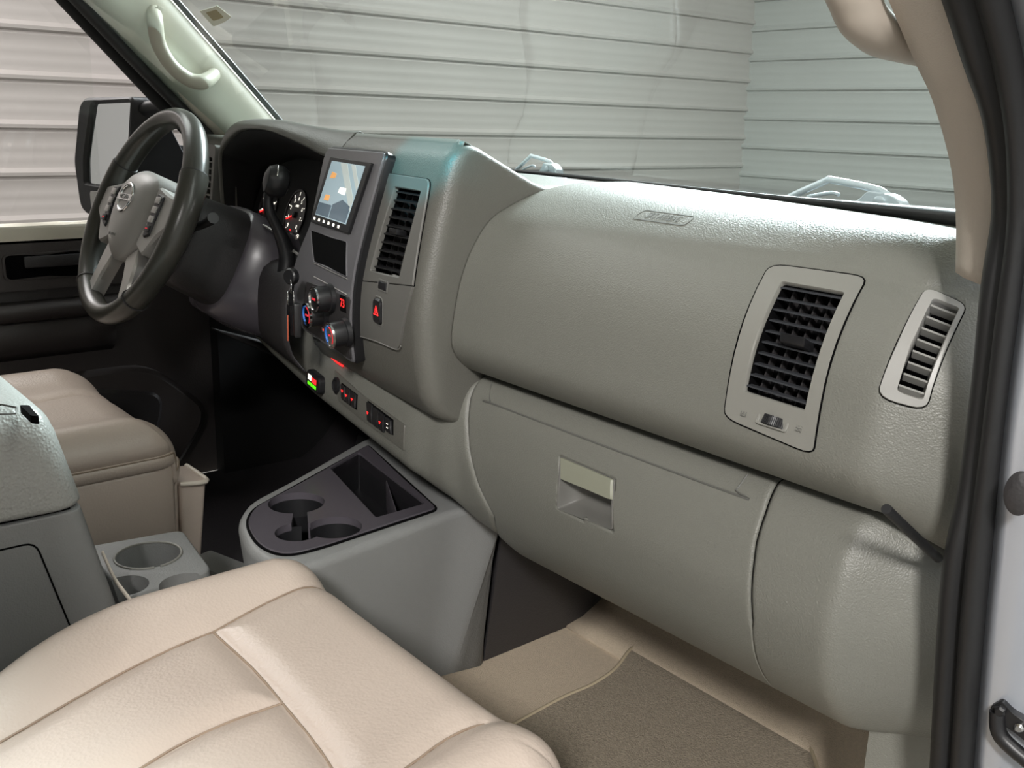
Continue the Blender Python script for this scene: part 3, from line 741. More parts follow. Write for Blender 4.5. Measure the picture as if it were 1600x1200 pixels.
# dark liner under the seam between pad and lower dash, floor-side shadow board
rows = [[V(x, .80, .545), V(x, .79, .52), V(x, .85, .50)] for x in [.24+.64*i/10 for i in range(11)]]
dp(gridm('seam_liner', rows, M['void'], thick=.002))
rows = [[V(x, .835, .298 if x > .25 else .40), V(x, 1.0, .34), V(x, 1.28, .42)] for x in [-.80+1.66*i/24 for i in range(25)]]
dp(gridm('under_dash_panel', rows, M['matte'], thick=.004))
dp(plate('dashboard_side_board', lambda u, v, w_=0: V(.872+w_, u, v), rpoly([(.80, .31), (1.2, .31), (1.2, .74), (.80, .74)], .02), None, 0, .004, M['dash']))
# lower sill trim below the end cap
fr = Fr((.845, .80, .30), (1, .35, 0), (0, -.1, 1))
o = box('sill_trim', lambda u, v, w_=0: V(.80+u*.095, .82-w_*.02+u*.03, .04+v*.30), 0, 1, 0, 1, 0, 1, M['dash'], None, 0); o['kind'] = 'structure'; o.name = 'trim_5'
tube('trim_cap_gap', [Vector(p) for p in [(0.872, 0.635, 0.586), (0.872, 0.688, 0.549), (0.872, 0.729, 0.521)]], .004, M['rubber'], n=4)['kind'] = 'structure'

# --- centre panel: bezel, display, pocket, climate controls ---
bz = rpoly([(-0.1159, 0.7981), (0.0868, 0.7989), (0.0635, 0.635), (0.048, 0.5189), (-0.1493, 0.53), (-0.1778, 0.5985), (-0.1148, 0.6915)], [.010, .010, .02, .008, .008, .02, .02], m=8)
bb = toward(bz, (sum(p[0] for p in bz)/len(bz), sum(p[1] for p in bz)/len(bz)), -.003)
o = dp(plate('bezel_body', STM, bb, None, -.004, .014, M['black'], bev=.002, fills=8)); BZ = o
BF = lambda u, v, w_=0: STM(u, v, .014+w_)
dsub(plate('bezel_face', STM, bz, None, .013, .017, M['bezel'], bev=.0015, fills=8), o)
hu = rpoly([(-0.0818, 0.7859), (0.0626, 0.7845), (0.0352, 0.6904), (-0.1074, 0.6922)], .002, m=6)
ho = plate('head_unit', STM, hu, None, .016, .0215, M['black'], bev=.001); dp(ho); tag(ho, 'black framed touch display showing a pale map')
scq = [(-0.0713, 0.781), (0.0468, 0.7796), (0.0233, 0.7012), (-0.0927, 0.7039)]
dsub(plate('screen', STM, rpoly(scq, .001, m=6), None, .021, .0219, M['screen'], bev=.0001), ho)
sb = lambda u, v: tuple((scq[3][k]*(1-u)+scq[2][k]*u)*(1-v)+(scq[0][k]*(1-u)+scq[1][k]*u)*v for k in (0, 1))
def spoly(name, pts, m, w1=.0224):
    dsub(plate(name, STM, rpoly([sb(*p) for p in pts], .0008, m=2, k=2), None, .0215, w1, m, bev=.0001), ho)
spoly('map_road', [(.30, .99), (.50, .99), (.99, .42), (.99, .22)], M['screen2'])
spoly('map_road', [(.62, .99), (.74, .99), (.99, .70), (.99, .58)], M['screen2'])
spoly('map_area', [(.45, .02), (.97, .02), (.97, .30), (.70, .38), (.45, .26)], M['screen3'])
spoly('map_panel', [(.02, .02), (.42, .02), (.42, .24), (.02, .24)], M['screen3'], .0226)
spoly('map_icon', [(.12, .70), (.26, .72), (.28, .80), (.14, .82)], M['icon'], .0228)
spoly('map_icon', [(.14, .30), (.28, .30), (.28, .40), (.16, .40)], M['icon'], .0228)
spoly('map_icon', [(.50, .48), (.70, .46), (.70, .58), (.52, .58)], M['whiteg'], .0228)
hq = [(-0.1004, 0.6985), (0.0103, 0.6955)]
for k in range(6):
    t = (k+.4)/6; c = (hq[0][0]+(hq[1][0]-hq[0][0])*t, hq[0][1]+(hq[1][1]-hq[0][1])*t)
    dsub(plate('touch_button', lambda u, v, w_=0: STM(c[0]+u, c[1]+v, w_), rpoly([(-.003, -.0018), (.003, -.0018), (.003, .0022), (-.003, .0022)], .001, m=2), None, .021, .022, M['whiteg'], bev=.0001), ho)
pk = rpoly([(-0.1093, 0.6809), (0.0294, 0.6795), (0.0456, 0.6358), (-0.0796, 0.6397)], .003, m=6)
dsub(plate('storage_pocket', STM, pk, toward(pk, (sum(p[0] for p in pk)/len(pk), sum(p[1] for p in pk)/len(pk)), .002), .0155, .0185, M['bezel']), BZ)
dsub(plate('pocket_cavity', STM, toward(pk, (sum(p[0] for p in pk)/len(pk), sum(p[1] for p in pk)/len(pk)), .001), None, .0150, .0174, M['void'], bev=.0003), BZ)
for l in ([(-0.0762, 0.6196), (0.0489, 0.6136)], [(-0.0791, 0.6379), (0.0462, 0.6333)]):
    dsub(tube('chrome_line', [STM(l[0][0]+(l[1][0]-l[0][0])*k/4, l[0][1]+(l[1][1]-l[0][1])*k/4, .0175) for k in range(5)], .0009, M['silver'], n=1, seg=6), BZ)
cp = rpoly([(-0.1048, 0.6096), (0.0599, 0.6119), (0.0437, 0.5236), (-0.1406, 0.5359)], .006, m=6)
dsub(plate('climate_panel', STM, cp, None, .016, .0186, M['dark'], bev=.001), BZ)
for n_, (px_, c_) in enumerate((((483, 491), 0), ((503, 467), 1), ((527, 520), 2))):
    q = {0: (-0.0387, 0.5746), 1: (-0.0074, 0.6004), 2: (0.0452, 0.563)}[c_]
    kf = lambda u, v, w_=0: STM(q[0], q[1], .018)+(STM(q[0]+.01, q[1], 0)-STM(q[0], q[1], 0)).normalized()*u+(STM(q[0], q[1]+.01, 0)-STM(q[0], q[1], 0)).normalized()*v+(STM(q[0], q[1], .01)-STM(q[0], q[1], 0)).normalized()*w_
    k = dsub(lathe('climate_knob', kf, [(.021, 0), (.020, .006), (.0185, .007), (.0175, .024), (.0165, .026)], M['black'], n=36), BZ) or None
    kn = [x for x in BZ.children if x.name.startswith('climate_knob')][-1]
    dsub(lathe('knob_ring', kf, [(.0178, .0245), (.0178, .0275), (.0155, .0275), (.0155, .0262)], M['chrome'], n=36), BZ)
    dsub(text('knob_symbol', ('AUTO', 'MODE', 'OFF')[c_], kf, 0, 0, .0264, .0045, M['redl'], None), BZ)
    if c_ != 1:
        dsub(tube('cold_mark', [kf(math.cos(R(a))*.0135, math.sin(R(a))*.0135, .0266) for a in range(100, 231, 13)], .0010, M['blue'], n=1, seg=6), BZ)
        dsub(tube('warm_mark', [kf(math.cos(R(a))*.0125, math.sin(R(a))*.0125, .0266) for a in range(-50, 81, 13)], .0010, M['redl'], n=1, seg=6), BZ)
q = (0.0374, 0.6002)
sf = lambda u, v, w_=0: STM(q[0]+u, q[1]+v, w_)
dsub(plate('temperature_display', sf, rpoly([(-.010, -.011), (.010, -.011), (.010, .011), (-.010, .011)], .001), None, .018, .0195, M['void'], bev=.0003), BZ)
dsub(text('temperature_digits', '73', sf, 0, 0, .0197, .0155, M['red'], None), BZ)
for i, (a, b) in enumerate([(-0.0424, 0.5627), (-0.0231, 0.5616), (-0.039, 0.5508), (-0.0175, 0.5494)]):
    bf = lambda u, v, w_=0: STM(a+u, b+v, w_)
    dsub(plate('climate_button', bf, rpoly([(-.008, -.004), (.008, -.004), (.008, .004), (-.008, .004)], .0015, m=3), None, .018, .0215, M['silver'] if i in (0, 2) else M['black'], bev=.0008), BZ)
    dsub(box('button_light', bf, -.002, .002, -.001, .001, .0215, .0219, M['red'] if i != 3 else M['blue'], bev=0), BZ)

# centre vent panel
cv_out = rpoly([(0.0767, 0.7777), (0.2014, 0.7773), (0.2213, 0.6879), (0.1783, 0.5634), (0.023, 0.5523), (0.0363, 0.6293)], [.004, .012, .03, .012, .004, .02], m=8)
cvq = [(0.11, 0.7617), (0.1849, 0.7615), (0.1728, 0.6547), (0.0862, 0.6513)]
cvi = rpoly(cvq, .003, m=8)
n1, n2 = len(cv_out), len(cvi)
# a quad outer loop for the vent part, the switch area below is a second plate
cvo4 = rpoly([(0.0767, 0.7777), (0.2014, 0.7773), (0.2119, 0.6502), (0.0445, 0.6323)], [.002, .012, .001, .001], m=8)
cvv, cfr = vent('centre_air_vent', STM, cvo4, cvi, cvq, M['stacksm'], dp, 10, .024, M['black'], .0035, vanes=4)
tag(cvv, 'grey panel with tall black slatted vent')
dsub(tube('panel_gap', [STM(a, b, .0004) for a, b in cvo4], .0009, M['void'], n=1, seg=6, closed=True), cvv)
dsub(box('vent_tab', lambda u, v, w_=0: cfr.b(.55, .5, 0)+cfr.U*u+V(0, 0, 1)*v+cfr.N*w_, -.011, .011, -.004, .004, -.006, .010, M['black'], bev=.002), cvv)
lp = rpoly([(0.0447, 0.6315), (0.2121, 0.6495), (0.1783, 0.5634), (0.0277, 0.5533)], [.001, .001, .012, .002], m=8)
o = dp(plate('hazard_panel', STM, lp, None, -.003, .0035, M['stacksm'], bev=.0003, fills=8))
HZ = o
q = (0.1303, 0.6377)
f = lambda u, v, w_=0: STM(q[0]+u, q[1]+v, w_)
dsub(plate('wheel_recess', f, rpoly([(-.015, -.0075), (.015, -.0075), (.015, .0075), (-.015, .0075)], .002), rpoly([(-.012, -.005), (.012, -.005), (.012, .005), (-.012, .005)], .001), .002, .0045, M['stacksm'], bev=.0005), HZ)
dsub(plate('thumb_wheel', f, rpoly([(-.012, -.005), (.012, -.005), (.012, .005), (-.012, .005)], .001), None, .002, .0055, M['black'], bev=.002), HZ)
q = (0.1204, 0.6031)
f = lambda u, v, w_=0: STM(q[0]+u, q[1]+v, w_)
ov = [(-.0125, -.017), (.0125, -.017), (.0125, .017), (-.0125, .017)]
dsub(plate('hazard_recess', f, rpoly([(a*1.16, b*1.18) for a, b in ov], .009), rpoly(ov, .008), .002, .0042, M['stacksm'], bev=.001), HZ)
dsub(plate('hazard_button', f, rpoly(ov, .008), None, .002, .0070, M['black'], bev=.0025), HZ)
for s_, w_, mm in ((.0075, .0074, 'red'), (.0052, .0077, 'black'), (.0032, .0080, 'red'), (.0016, .0083, 'black')):
    tri = [(-s_, -s_*.8+.001), (s_, -s_*.8+.001), (0, s_*.95+.001)]
    dsub(plate('hazard_symbol', f, rpoly(tri, .0004, m=2, k=2), None, .0066, w_, M[mm], bev=.0001), HZ)
ll = [(0.0302, 0.5538), (0.1051, 0.56), (0.1687, 0.5621), (0.185, 0.5699)]
dsub(tube('trim_edge', [STM(a, b, .0035) for a, b in ll], .0008, M['silver'], n=4, seg=6), HZ)

# lower switch panel
swp = rpoly([(-0.109, 0.2362), (0.1332, 0.2958), (0.1354, 0.5085), (-0.0843, 0.4905)], .006, m=10)
SWP = dp(plate('switch_panel', LOM, swp, None, -.003, .0020, M['stack'], bev=.001, fills=8))
def swquad(pts, m, w1, r=.002, name='switch'):
    o = plate(name, LOM, rpoly(pts, r, m=4), None, .001, w1, m, bev=.0012); dsub(o, SWP); return o
swquad([(-0.0743, 0.2967), (-0.0143, 0.2908), (-0.0121, 0.4379), (-0.0671, 0.4459)], M['void'], .0030, name='switch_frame')
for l in ([(-0.0715, 0.3042), (-0.0566, 0.3053), (-0.0527, 0.4302), (-0.0649, 0.4303)], [(-0.0522, 0.2957), (-0.0377, 0.2971), (-0.0357, 0.4321), (-0.0479, 0.4268)], [(-0.0331, 0.2933), (-0.0165, 0.2958), (-0.0146, 0.4253), (-0.0286, 0.4299)]):
    swquad(l, M['black'], .0055)
swquad([(0.0203, 0.2792), (0.1017, 0.309), (0.1051, 0.4362), (0.0798, 0.4353), (0.0721, 0.4444), (0.0274, 0.4499)], M['void'], .0030, name='switch_frame')
for l in ([(0.0227, 0.2876), (0.0397, 0.2935), (0.0439, 0.4474), (0.0295, 0.4458)], [(0.044, 0.2982), (0.0604, 0.304), (0.0622, 0.4521), (0.0481, 0.451)], [(0.0625, 0.306), (0.0786, 0.3117), (0.0801, 0.4573), (0.0662, 0.4504)], [(0.0826, 0.3155), (0.0984, 0.3207), (0.1031, 0.4291), (0.0876, 0.4261)]):
    swquad(l, M['black'], .0060)
for a, b, m_ in ([(-0.0643, 0.3694)]+[('red',)], [(-0.0469, 0.3773)]+[('red',)], [(-0.0255, 0.3694)]+[('red',)]) if False else []: pass
for (a, b) in [(-0.0621, 0.3582), (-0.0471, 0.3712), (-0.0257, 0.3638), (0.0301, 0.3804), (0.0692, 0.3937)]:
    f = lambda u, v, w_=0: LOM(a+u, b+v*3.5, w_)
    dsub(box('switch_light', f, -.0022, .0022, -.0028, -.0014, .005, .0066, M['red'], bev=0), SWP)
    dsub(box('switch_light', f, -.0008, .0008, -.0028, .0028, .005, .0066, M['red'], bev=0), SWP)
for (a, b) in [(0.0918, 0.3617), (0.0927, 0.3936)]:
    f = lambda u, v, w_=0: LOM(a+u, b+v*3.5, w_)
    dsub(box('switch_mark', f, -.002, .002, -.0008, .0008, .005, .0066, M['whiteg'], bev=0), SWP)
# round sockets
def lowf(q):
    P = LOM(q[0], q[1], 0); U = (LOM(q[0]+.01, q[1], 0)-P).normalized(); N = (LOM(q[0], q[1], .01)-P).normalized(); W_ = N.cross(U)
    return lambda u, v, w_=0: P+U*u+W_*v+N*w_
f = lowf((-0.0921, 0.3625))
o = dp(lathe('power_socket', f, [(.013, -.002), (.013, .004), (.010, .006), (.008, .004), (.006, .003)], M['black'])); o['label'] = 'round black socket cap'
f = lowf((-0.1712, 0.4684))
BD = dp(plate('brake_controller', f, rpoly([(-.030, -.015), (.030, -.015), (.030, .015), (-.030, .015)], .012), None, -.01, .010, M['black'], bev=.003))
tag(BD, 'black oval unit with red and green lit marks')
for k in range(5):
    dsub(box('green_segment', f, -.018+.0075*k, -.0140+.0075*k, -.0085, -.0035, .0098, .0106, M['green'], bev=0), BD)
for k in range(3): dsub(box('white_segment', f, -.018+.005*k, -.0145+.005*k, .0, .009, .0098, .0106, M['whiteg'], bev=0), BD)
for k in range(3): dsub(box('red_segment', f, -.001+.0065*k, .0035+.0065*k, -.001, .007, .0098, .0106, M['red'], bev=0), BD)
f = lowf((-0.1008, 0.1501))
dp(tube('red_light_strip', [Vector(p) for p in [LOM(*q, .004) for q in [(-0.1234, 0.1535), (-0.1021, 0.159), (-0.08, 0.1553)]]], .0016, M['red'], n=3, seg=6))
# driver-side lower switches
f = lowf((-0.766, 0.7043))
o = dp(plate('driver_switch', f, rpoly([(-.03, -.013), (.03, -.013), (.03, .013), (-.03, .013)], .004), None, -.005, .004, M['black']))
dsub(box('switch_light', f, .006, .011, -.008, .006, .004, .0046, M['red'], bev=0), o)
for k in range(3): dsub(box('switch_mark', f, -.020, -.018, -.008+.007*k, -.006+.007*k, .004, .0046, M['whiteg'], bev=0), o)
dp(tube('bonnet_release_lever', [LOM(*q, .012) for q in [(-0.7138, 0.6503), (-0.5752, 0.5377), (-0.4407, 0.3996)]], [.009, .008, .004], M['silver'], flat=.5, n=5))

# ================= STEERING =================
WC = Vector((-0.42, 0.566, 0.685)); tl = R(25)
WFm = Fr(WC, (1, 0, 0), (0, math.sin(tl), math.cos(tl)))
SW = thing('steering_wheel', 'dark leather-wrapped steering wheel with silver spokes before the gauges', 'steering wheel', WC)
def sp(o): return ch(o, SW)
def rimpt(a, r=.170): return WFm(r*math.sin(R(a)), r*math.cos(R(a)), 0)
def rimseg(a0, a1, rr, name, m):
    return sp(tube(name, [rimpt(a0+(a1-a0)*k/30) for k in range(31)], rr, m, n=1, seg=18, up=WFm.N, flat=.86))
rimseg(-62, 62, [.0205, .0195, .0185, .0185, .0195, .0205], 'rim_top', M['wheel'])
for s_ in (1, -1):
    rimseg(s_*62.6, s_*140, [.0225, .0215, .0205, .0195, .0195], 'rim_grip', M['wheel'])
rimseg(140.6, 219.4, [.0205, .019, .019, .0205], 'rim_bottom', M['wheel'])
for a in (62.3, -62.3, 140.3, 219.7):
    sp(tube('rim_seam', [rimpt(a-.25), rimpt(a+.25)], .0220, M['seam'] if False else M['dark'], n=1, seg=18, up=WFm.N, flat=.86))
# pad
def dome(name, pts, hs, m, base=-.012, scale=(1, .97, .9, .75, .5, .25, .02)):
    pl = rpoly(pts, hs[1], k=5, m=5); c = (sum(p[0] for p in pl)/len(pl), sum(p[1] for p in pl)/len(pl)); n = len(pl)
    vs = [WFm(p[0], p[1], base) for p in pl]; fs = []
    for s_ in scale:
        h = hs[0]*(1-s_**4) if s_ < 1 else 0
        vs += [WFm(c[0]+(p[0]-c[0])*s_, c[1]+(p[1]-c[1])*s_, h+hs[2]) for p in pl]
    L = len(scale)+1
    for k in range(L-1):
        for i in range(n): j = (i+1) % n; fs.append((k*n+i, k*n+j, (k+1)*n+j, (k+1)*n+i))
    fs.append(tuple((L-1)*n+i for i in range(n)))
    return mesh(name, vs, fs, m, sharp=50)
padm = sp(dome('airbag_cover', [(-.068, .062), (0, .074), (.068, .062), (.078, .0), (.052, -.06), (0, -.088), (-.052, -.06), (-.078, .0)], (.020, .03, .012), M['pad'], base=-.03))
# emblem: oval ring, bar and lettering
EM = lambda u, v, w_=0: WFm(u, v+.018, w_+.0285)
sp(tube('emblem_ring', [EM(.026*math.cos(R(a)), .023*math.sin(R(a)), .003) for a in range(0, 360, 15)], .0030, M['chrome'], n=2, closed=True, seg=8))
sp(plate('emblem_bar', EM, rpoly([(-.031, -.0055), (.031, -.0055), (.031, .0055), (-.031, .0055)], .001), None, 0, .0055, M['chrome'], bev=.0008))
sp(text('emblem_lettering', 'NISSAN', EM, 0, 0, .0057, .0115, M['emboss'], None))
sp(text('airbag_lettering', 'SRS AIRBAG', lambda u, v, w_=0: WFm(u, v-.045, w_+.031), 0, 0, 0, .006, M['emboss'], None))
for s_ in (1, -1):
    # switch wings reaching the rim
    pts = [(s_*.070, .050), (s_*.118, .040), (s_*.160, .034), (s_*.164, -.006), (s_*.128, -.030), (s_*.100, -.064), (s_*.062, -.050), (s_*.078, 0)]
    if s_ < 0: pts = pts[::-1]
    sp(plate('switch_wing', WFm, rpoly(pts, .008), None, -.016, .014, M['pad'], bev=.004))
    bt = [(s_*.088, .038), (s_*.112, .034), (s_*.108, -.030), (s_*.088, -.036)]
    if s_ < 0: bt = bt[::-1]
    so = sp(plate('switch_pod', WFm, rpoly(bt, .004), None, .010, .0175, M['black'], bev=.002))
    for k in range(4):
        y0 = .026-.0155*k
        o = ch(box('wheel_button', WFm, s_*.1-.0085, s_*.1+.0085, y0-.0055, y0+.0055, .017, .0205, M['silver'] if k < 3 else M['black'], bev=.0015), SW)
    sp(box('wheel_button_light', WFm, s_*.1-.004, s_*.1+.004, -.0215, -.0195, .0204, .0208, M['redl'], bev=0))
    # lower spoke
    pts = [(s_*.030, -.070), (s_*.066, -.050), (s_*.078, -.085), (s_*.088, -.140), (s_*.064, -.154), (s_*.050, -.115)]
    if s_ < 0: pts = pts[::-1]
    sp(plate('lower_spoke', WFm, rpoly(pts, .008), None, -.014, .008, M['silver'], bev=.004))
sp(lathe('hub_back', WFm, [(.070, -.012), (.072, -.03), (.060, -.05), (.05, -.06)], M['black'], n=32))

ST = thing('steering_column', 'dark plastic shroud of the steering column behind the wheel', 'steering column', WFm(0, 0, -.06))
def secrow(d, hw, hu, hd, e=3.2, n=28, cz=0):
    row = []
    for k in range(n+1):
        a = 2*math.pi*k/n; c, s_ = math.cos(a), math.sin(a)
        x = hw*math.copysign(abs(c)**(2/e), c); z = (hu if s_ > 0 else hd)*math.copysign(abs(s_)**(2/e), s_)
        row.append(WFm(x, z+cz, -d))
    return row
o = gridm('front_shroud', [secrow(.045, .045, .045, .05), secrow(.047, .066, .062, .078), secrow(.075, .074, .068, .092), secrow(.155, .080, .074, .100)], M['dark']); ch(o, ST)
o = gridm('rear_shroud', [secrow(.150, .076, .070, .095), secrow(.153, .088, .080, .112), secrow(.22, .100, .078, .125), secrow(.30, .125, .06, .120), secrow(.38, .15, .05, .10)], M['tray']); ch(o, ST)
# ignition surround and wiper stalk
ch(tube('wiper_stalk', [WFm(.07, .01, -.06), WFm(.12, .02, -.055), WFm(.165, .03, -.045)], [.007, .007, .009], M['black']), ST)
ch(tube('indicator_stalk', [WFm(-.07, .01, -.06), WFm(-.13, .03, -.055), WFm(-.19, .04, -.045)], [.007, .007, .010], M['black']), ST)
GS = thing('gear_lever', 'black column gear lever with rounded chrome-edged knob beside the gauges', 'gear lever', (-.28, .74, .58))
kb = Vector((-0.24, 0.718, 0.748)); kl = [Vector(p) for p in [(-0.25, 0.734, 0.586), (-0.25, 0.739, 0.627), (-0.25, 0.728, 0.664), (-0.25, 0.711, 0.701), (-0.25, 0.711, 0.726)]]
ch(tube('lever_arm', kl+[kb], [.016, .013, .009, .008, .010], M['black'], n=6), GS)
kf = Fr(kb, (1, -.35, 0), (0, .3, 1))
ch(lathe('lever_knob', lambda u, v, w_=0: kf(u, v*1.15, w_), [(.008, -.022), (.018, -.018), (.0225, -.008), (.0225, .004), (.018, .014), (.009, .018)], M['black'], n=28), GS)
ch(tube('knob_ring', [kf(.0226*math.cos(R(a)), 1.15*.0226*math.sin(R(a)), .002) for a in range(20, 200, 12)], .0011, M['chrome'], n=1, seg=6), GS)
o = box('shift_button', kf, -.026, -.016, -.006, .010, -.004, .006, M['silver'], bev=.002); ch(o, GS)
# rim of bright trim below the cluster
dp(tube('cluster_lower_trim', [Vector(p) for p in [(-0.343, 0.745, 0.668), (-0.306, 0.745, 0.661), (-0.28, 0.745, 0.647), (-0.215, 0.745, 0.631), (-0.19, 0.745, 0.626)]], .0025, M['silver'], n=5, seg=6))
# keys
KY = thing('key_bunch', 'bunch of keys and rings hanging from the ignition behind the gear lever', 'keys', (-0.084, 0.66, 0.625))
ch(lathe('ignition_key_head', Fr((-0.084, 0.66, 0.623), (1, .3, 0), (0, .1, 1)), [(.010, -.006), (.012, -.004), (.012, .004), (.010, .006)], M['black'], n=20), KY)
for c in ([(-0.076, 0.655, 0.61), (-0.087, 0.655, 0.591), (-0.069, 0.655, 0.594)]):
    f = Fr(c, (1, -.5, 0), (0, 0, 1)); ch(tube('key_ring', [f(.009*math.cos(R(a)), .010*math.sin(R(a))) for a in range(0, 360, 30)], .0009, M['chrome'], n=2, closed=True, seg=6), KY)
f = Fr((-0.061, 0.655, 0.566), (1, -.4, 0), (0, 0, 1)); ch(box('key_fob', f, -.009, .009, -.028, .022, -.005, .005, M['black'], bev=.003), KY)
f = Fr((-0.09, 0.655, 0.545), (1, -.6, 0), (0.05, 0, 1)); ch(box('key_blade', f, -.0028, .0028, -.018, .020, -.0008, .0008, M['rust'], bev=.0003), KY)
f = Fr((-0.087, 0.66, 0.553), (1, .2, 0), (-.1, 0, 1)); ch(box('key_blade', f, -.003, .003, -.018, .025, -.0008, .0008, M['black'], bev=.0003), KY)

# ================= CENTRE CONSOLE POD =================
CP = thing('centre_console', 'grey floor console with dark cup holder tray below the switches', 'console', (.08, .65, .04))
def cpp(o): return ch(o, CP)
PT = [Vector(p) for p in [(-0.155, 0.824, 0.325), (-0.006, 0.542, 0.325), (0.041, 0.503, 0.325), (0.14, 0.474, 0.325), (0.208, 0.485, 0.325), (0.221, 0.526, 0.325), (0.188, 0.762, 0.325)]]
def prism(name, top, bot, m, rad, bev=.004, seg=3, n=8):
    t2 = rpoly([(p.x, p.y) for p in top], rad, k=n, m=4); b2 = rpoly([(p.x, p.y) for p in bot], rad, k=n, m=4); N = len(t2)
    zt, zb = top[0].z, bot[0].z; c = (sum(p[0] for p in t2)/N, sum(p[1] for p in t2)/N); L = [[(p[0], p[1], zb) for p in b2]]
    for q in range(seg+1):
        a = math.pi/2*q/seg; L.append([(p[0], p[1], zt-bev+bev*math.sin(a)) for p in toward(t2, c, bev*(1-math.cos(a)))])
    vs = [p for l in L for p in l]; fs = []
    for k in range(len(L)-1):
        for i in range(N): j = (i+1) % N; fs.append((k*N+i, k*N+j, (k+1)*N+j, (k+1)*N+i))
    fs += [tuple(range(N)), tuple((len(L)-1)*N+i for i in range(N))]
    return mesh(name, vs, fs, m, sharp=40)
def polar(poly, c, n=144):
    """resample a star-shaped outline at even angles about c"""
    out = []
    for k in range(n):
        a = 2*math.pi*k/n; d = (math.cos(a), math.sin(a)); best = None
        for i in range(len(poly)):
            p, q = poly[i-1], poly[i]; ex, ey = q[0]-p[0], q[1]-p[1]; det = d[0]*(-ey)+d[1]*ex
            if abs(det) < 1e-12: continue
            wx, wy = p[0]-c[0], p[1]-c[1]; t = (wx*(-ey)+wy*ex)/det; u = (d[0]*wy-d[1]*wx)/det
            if t > 0 and -1e-6 <= u <= 1+1e-6 and (best is None or t > best): best = t
        out.append((c[0]+d[0]*best, c[1]+d[1]*best))
    return out
lb, le, ll_, lm_, lr_, re_, rf = PT
back = [V(-.175, 1.0, .325), V(.17, 1.0, .325)]
top = [V(.205, .84, .325), V(-.18, .90, .325), V(lb.x, lb.y, .325), V(le.x, le.y, .325), V(ll_.x, ll_.y, .325), V(lm_.x, lm_.y, .325), V(lr_.x+.01, lr_.y, .325), V(re_.x, re_.y, .325), V(rf.x, rf.y, .325)]
bot = [V(p.x+(.010 if p.x < .1 else -.045), p.y+(.03 if p.y < .6 else 0), .041) for p in top]
rad = [.01, .01, .02, .02, .03, .04, .04, .03, .02]
TR_ = [Vector(p) for p in [(-0.116, 0.806, 0.33), (0.024, 0.535, 0.33), (0.065, 0.505, 0.33), (0.139, 0.487, 0.33), (0.186, 0.5, 0.33), (0.19, 0.547, 0.33), (0.173, 0.74, 0.33)]]
tq = rpoly([(p.x, p.y) for p in TR_], [.008, .02, .03, .04, .04, .03, .012], k=6, m=5)
zf = lambda u, v, w_=0: V(u, v, .325+w_)
PCn = (.03, .68)
to = polar(rpoly([(p.x, p.y) for p in top], rad, k=8, m=4), PCn); bo = polar(rpoly([(p.x, p.y) for p in bot], rad, k=8, m=4), PCn); ti = polar(tq, PCn)
Ls = [[(p[0], p[1], .041) for p in bo]]
for q in range(5):
    a = math.pi/2*q/4; Ls.append([(p[0], p[1], .313+.012*math.sin(a)) for p in toward(to, PCn, .012*(1-math.cos(a)))])
Ls += [[(p[0], p[1], .325) for p in toward(ti, PCn, -.002)], [(p[0], p[1], .323) for p in ti], [(p[0], p[1], .24) for p in ti]]
vs = [p for l in Ls for p in l]; fs = []; N = 144
for k in range(len(Ls)-1):
    for i in range(N): j = (i+1) % N; fs.append((k*N+i, k*N+j, (k+1)*N+j, (k+1)*N+i))
body = mesh('console_body', vs, fs, M['console'], sharp=40, recalc=False); fix_dir(body, (1.2, 0, .9)); cpp(body)
TT = [V(p[0], p[1], .3285) for p in toward(tq, PCn, .0012)]
vs = [(p.x, p.y, .306) for p in TT]+[(p.x, p.y, .3265) for p in TT]+[(p[0], p[1], .3285) for p in toward(tq, PCn, .0035)]; N = len(TT); fs = [tuple(range(N)), tuple(2*N+i for i in range(N))]
for k in (0, 1):
    for i in range(N): j = (i+1) % N; fs.append((k*N+i, k*N+j, (k+1)*N+j, (k+1)*N+i))
tray = mesh('cup_tray', vs, fs, M['tray'], sharp=40)
def flatcut(poly, z0, z1):
    n = len(poly); vs = [(p[0], p[1], z0) for p in poly]+[(p[0], p[1], z1) for p in poly]
    return mesh('tmp', vs, [(k, (k+1) % n, n+(k+1) % n, n+k) for k in range(n)]+[tuple(range(n)), tuple(n+k for k in range(n))], M['void'])
def cyl(c, r0, r1, z0, z1, n=40, sy=1):
    vs = []; 
    for z, r in ((z0, r0), (z1, r1)): vs += [V(c[0]+r*math.cos(2*math.pi*k/n), c[1]+sy*r*math.sin(2*math.pi*k/n), z) for k in range(n)]
    fs = [(k, (k+1) % n, n+(k+1) % n, n+k) for k in range(n)]+[tuple(reversed(range(n))), tuple(n+k for k in range(n))]
    return mesh('tmp', vs, fs, M['void'])
CA = Vector((0.042, 0.592, 0.329)); CB = Vector((0.147, 0.592, 0.329)); C3 = Vector((0.132, 0.547, 0.329))
CA = V(CA.x, CA.y, 0); CB = V(CB.x, CB.y, 0)
PKT = [Vector(p) for p in [(-0.092, 0.773, 0.329), (-0.053, 0.699, 0.329), (0.151, 0.653, 0.329), (0.149, 0.735, 0.329)]]
pq = rpoly([(p.x, p.y) for p in PKT], .004, k=3, m=2)
cuts = [cyl(CA, .037, .039, .2, .35), cyl(CB, .034, .036, .2, .35), cyl((C3.x, C3.y), .028, .030, .2, .35), flatcut([(CA.x+.012, CA.y-.01), (CA.x+.030, CA.y), (C3.x+.020, C3.y+.005), (C3.x-.012, C3.y-.005)], .2, .35), flatcut(pq, .22, .35)]
tray = boolean(tray, cuts); cpp(tray); tray['label'] = 'dark tray with round cup cutouts and a square pocket'
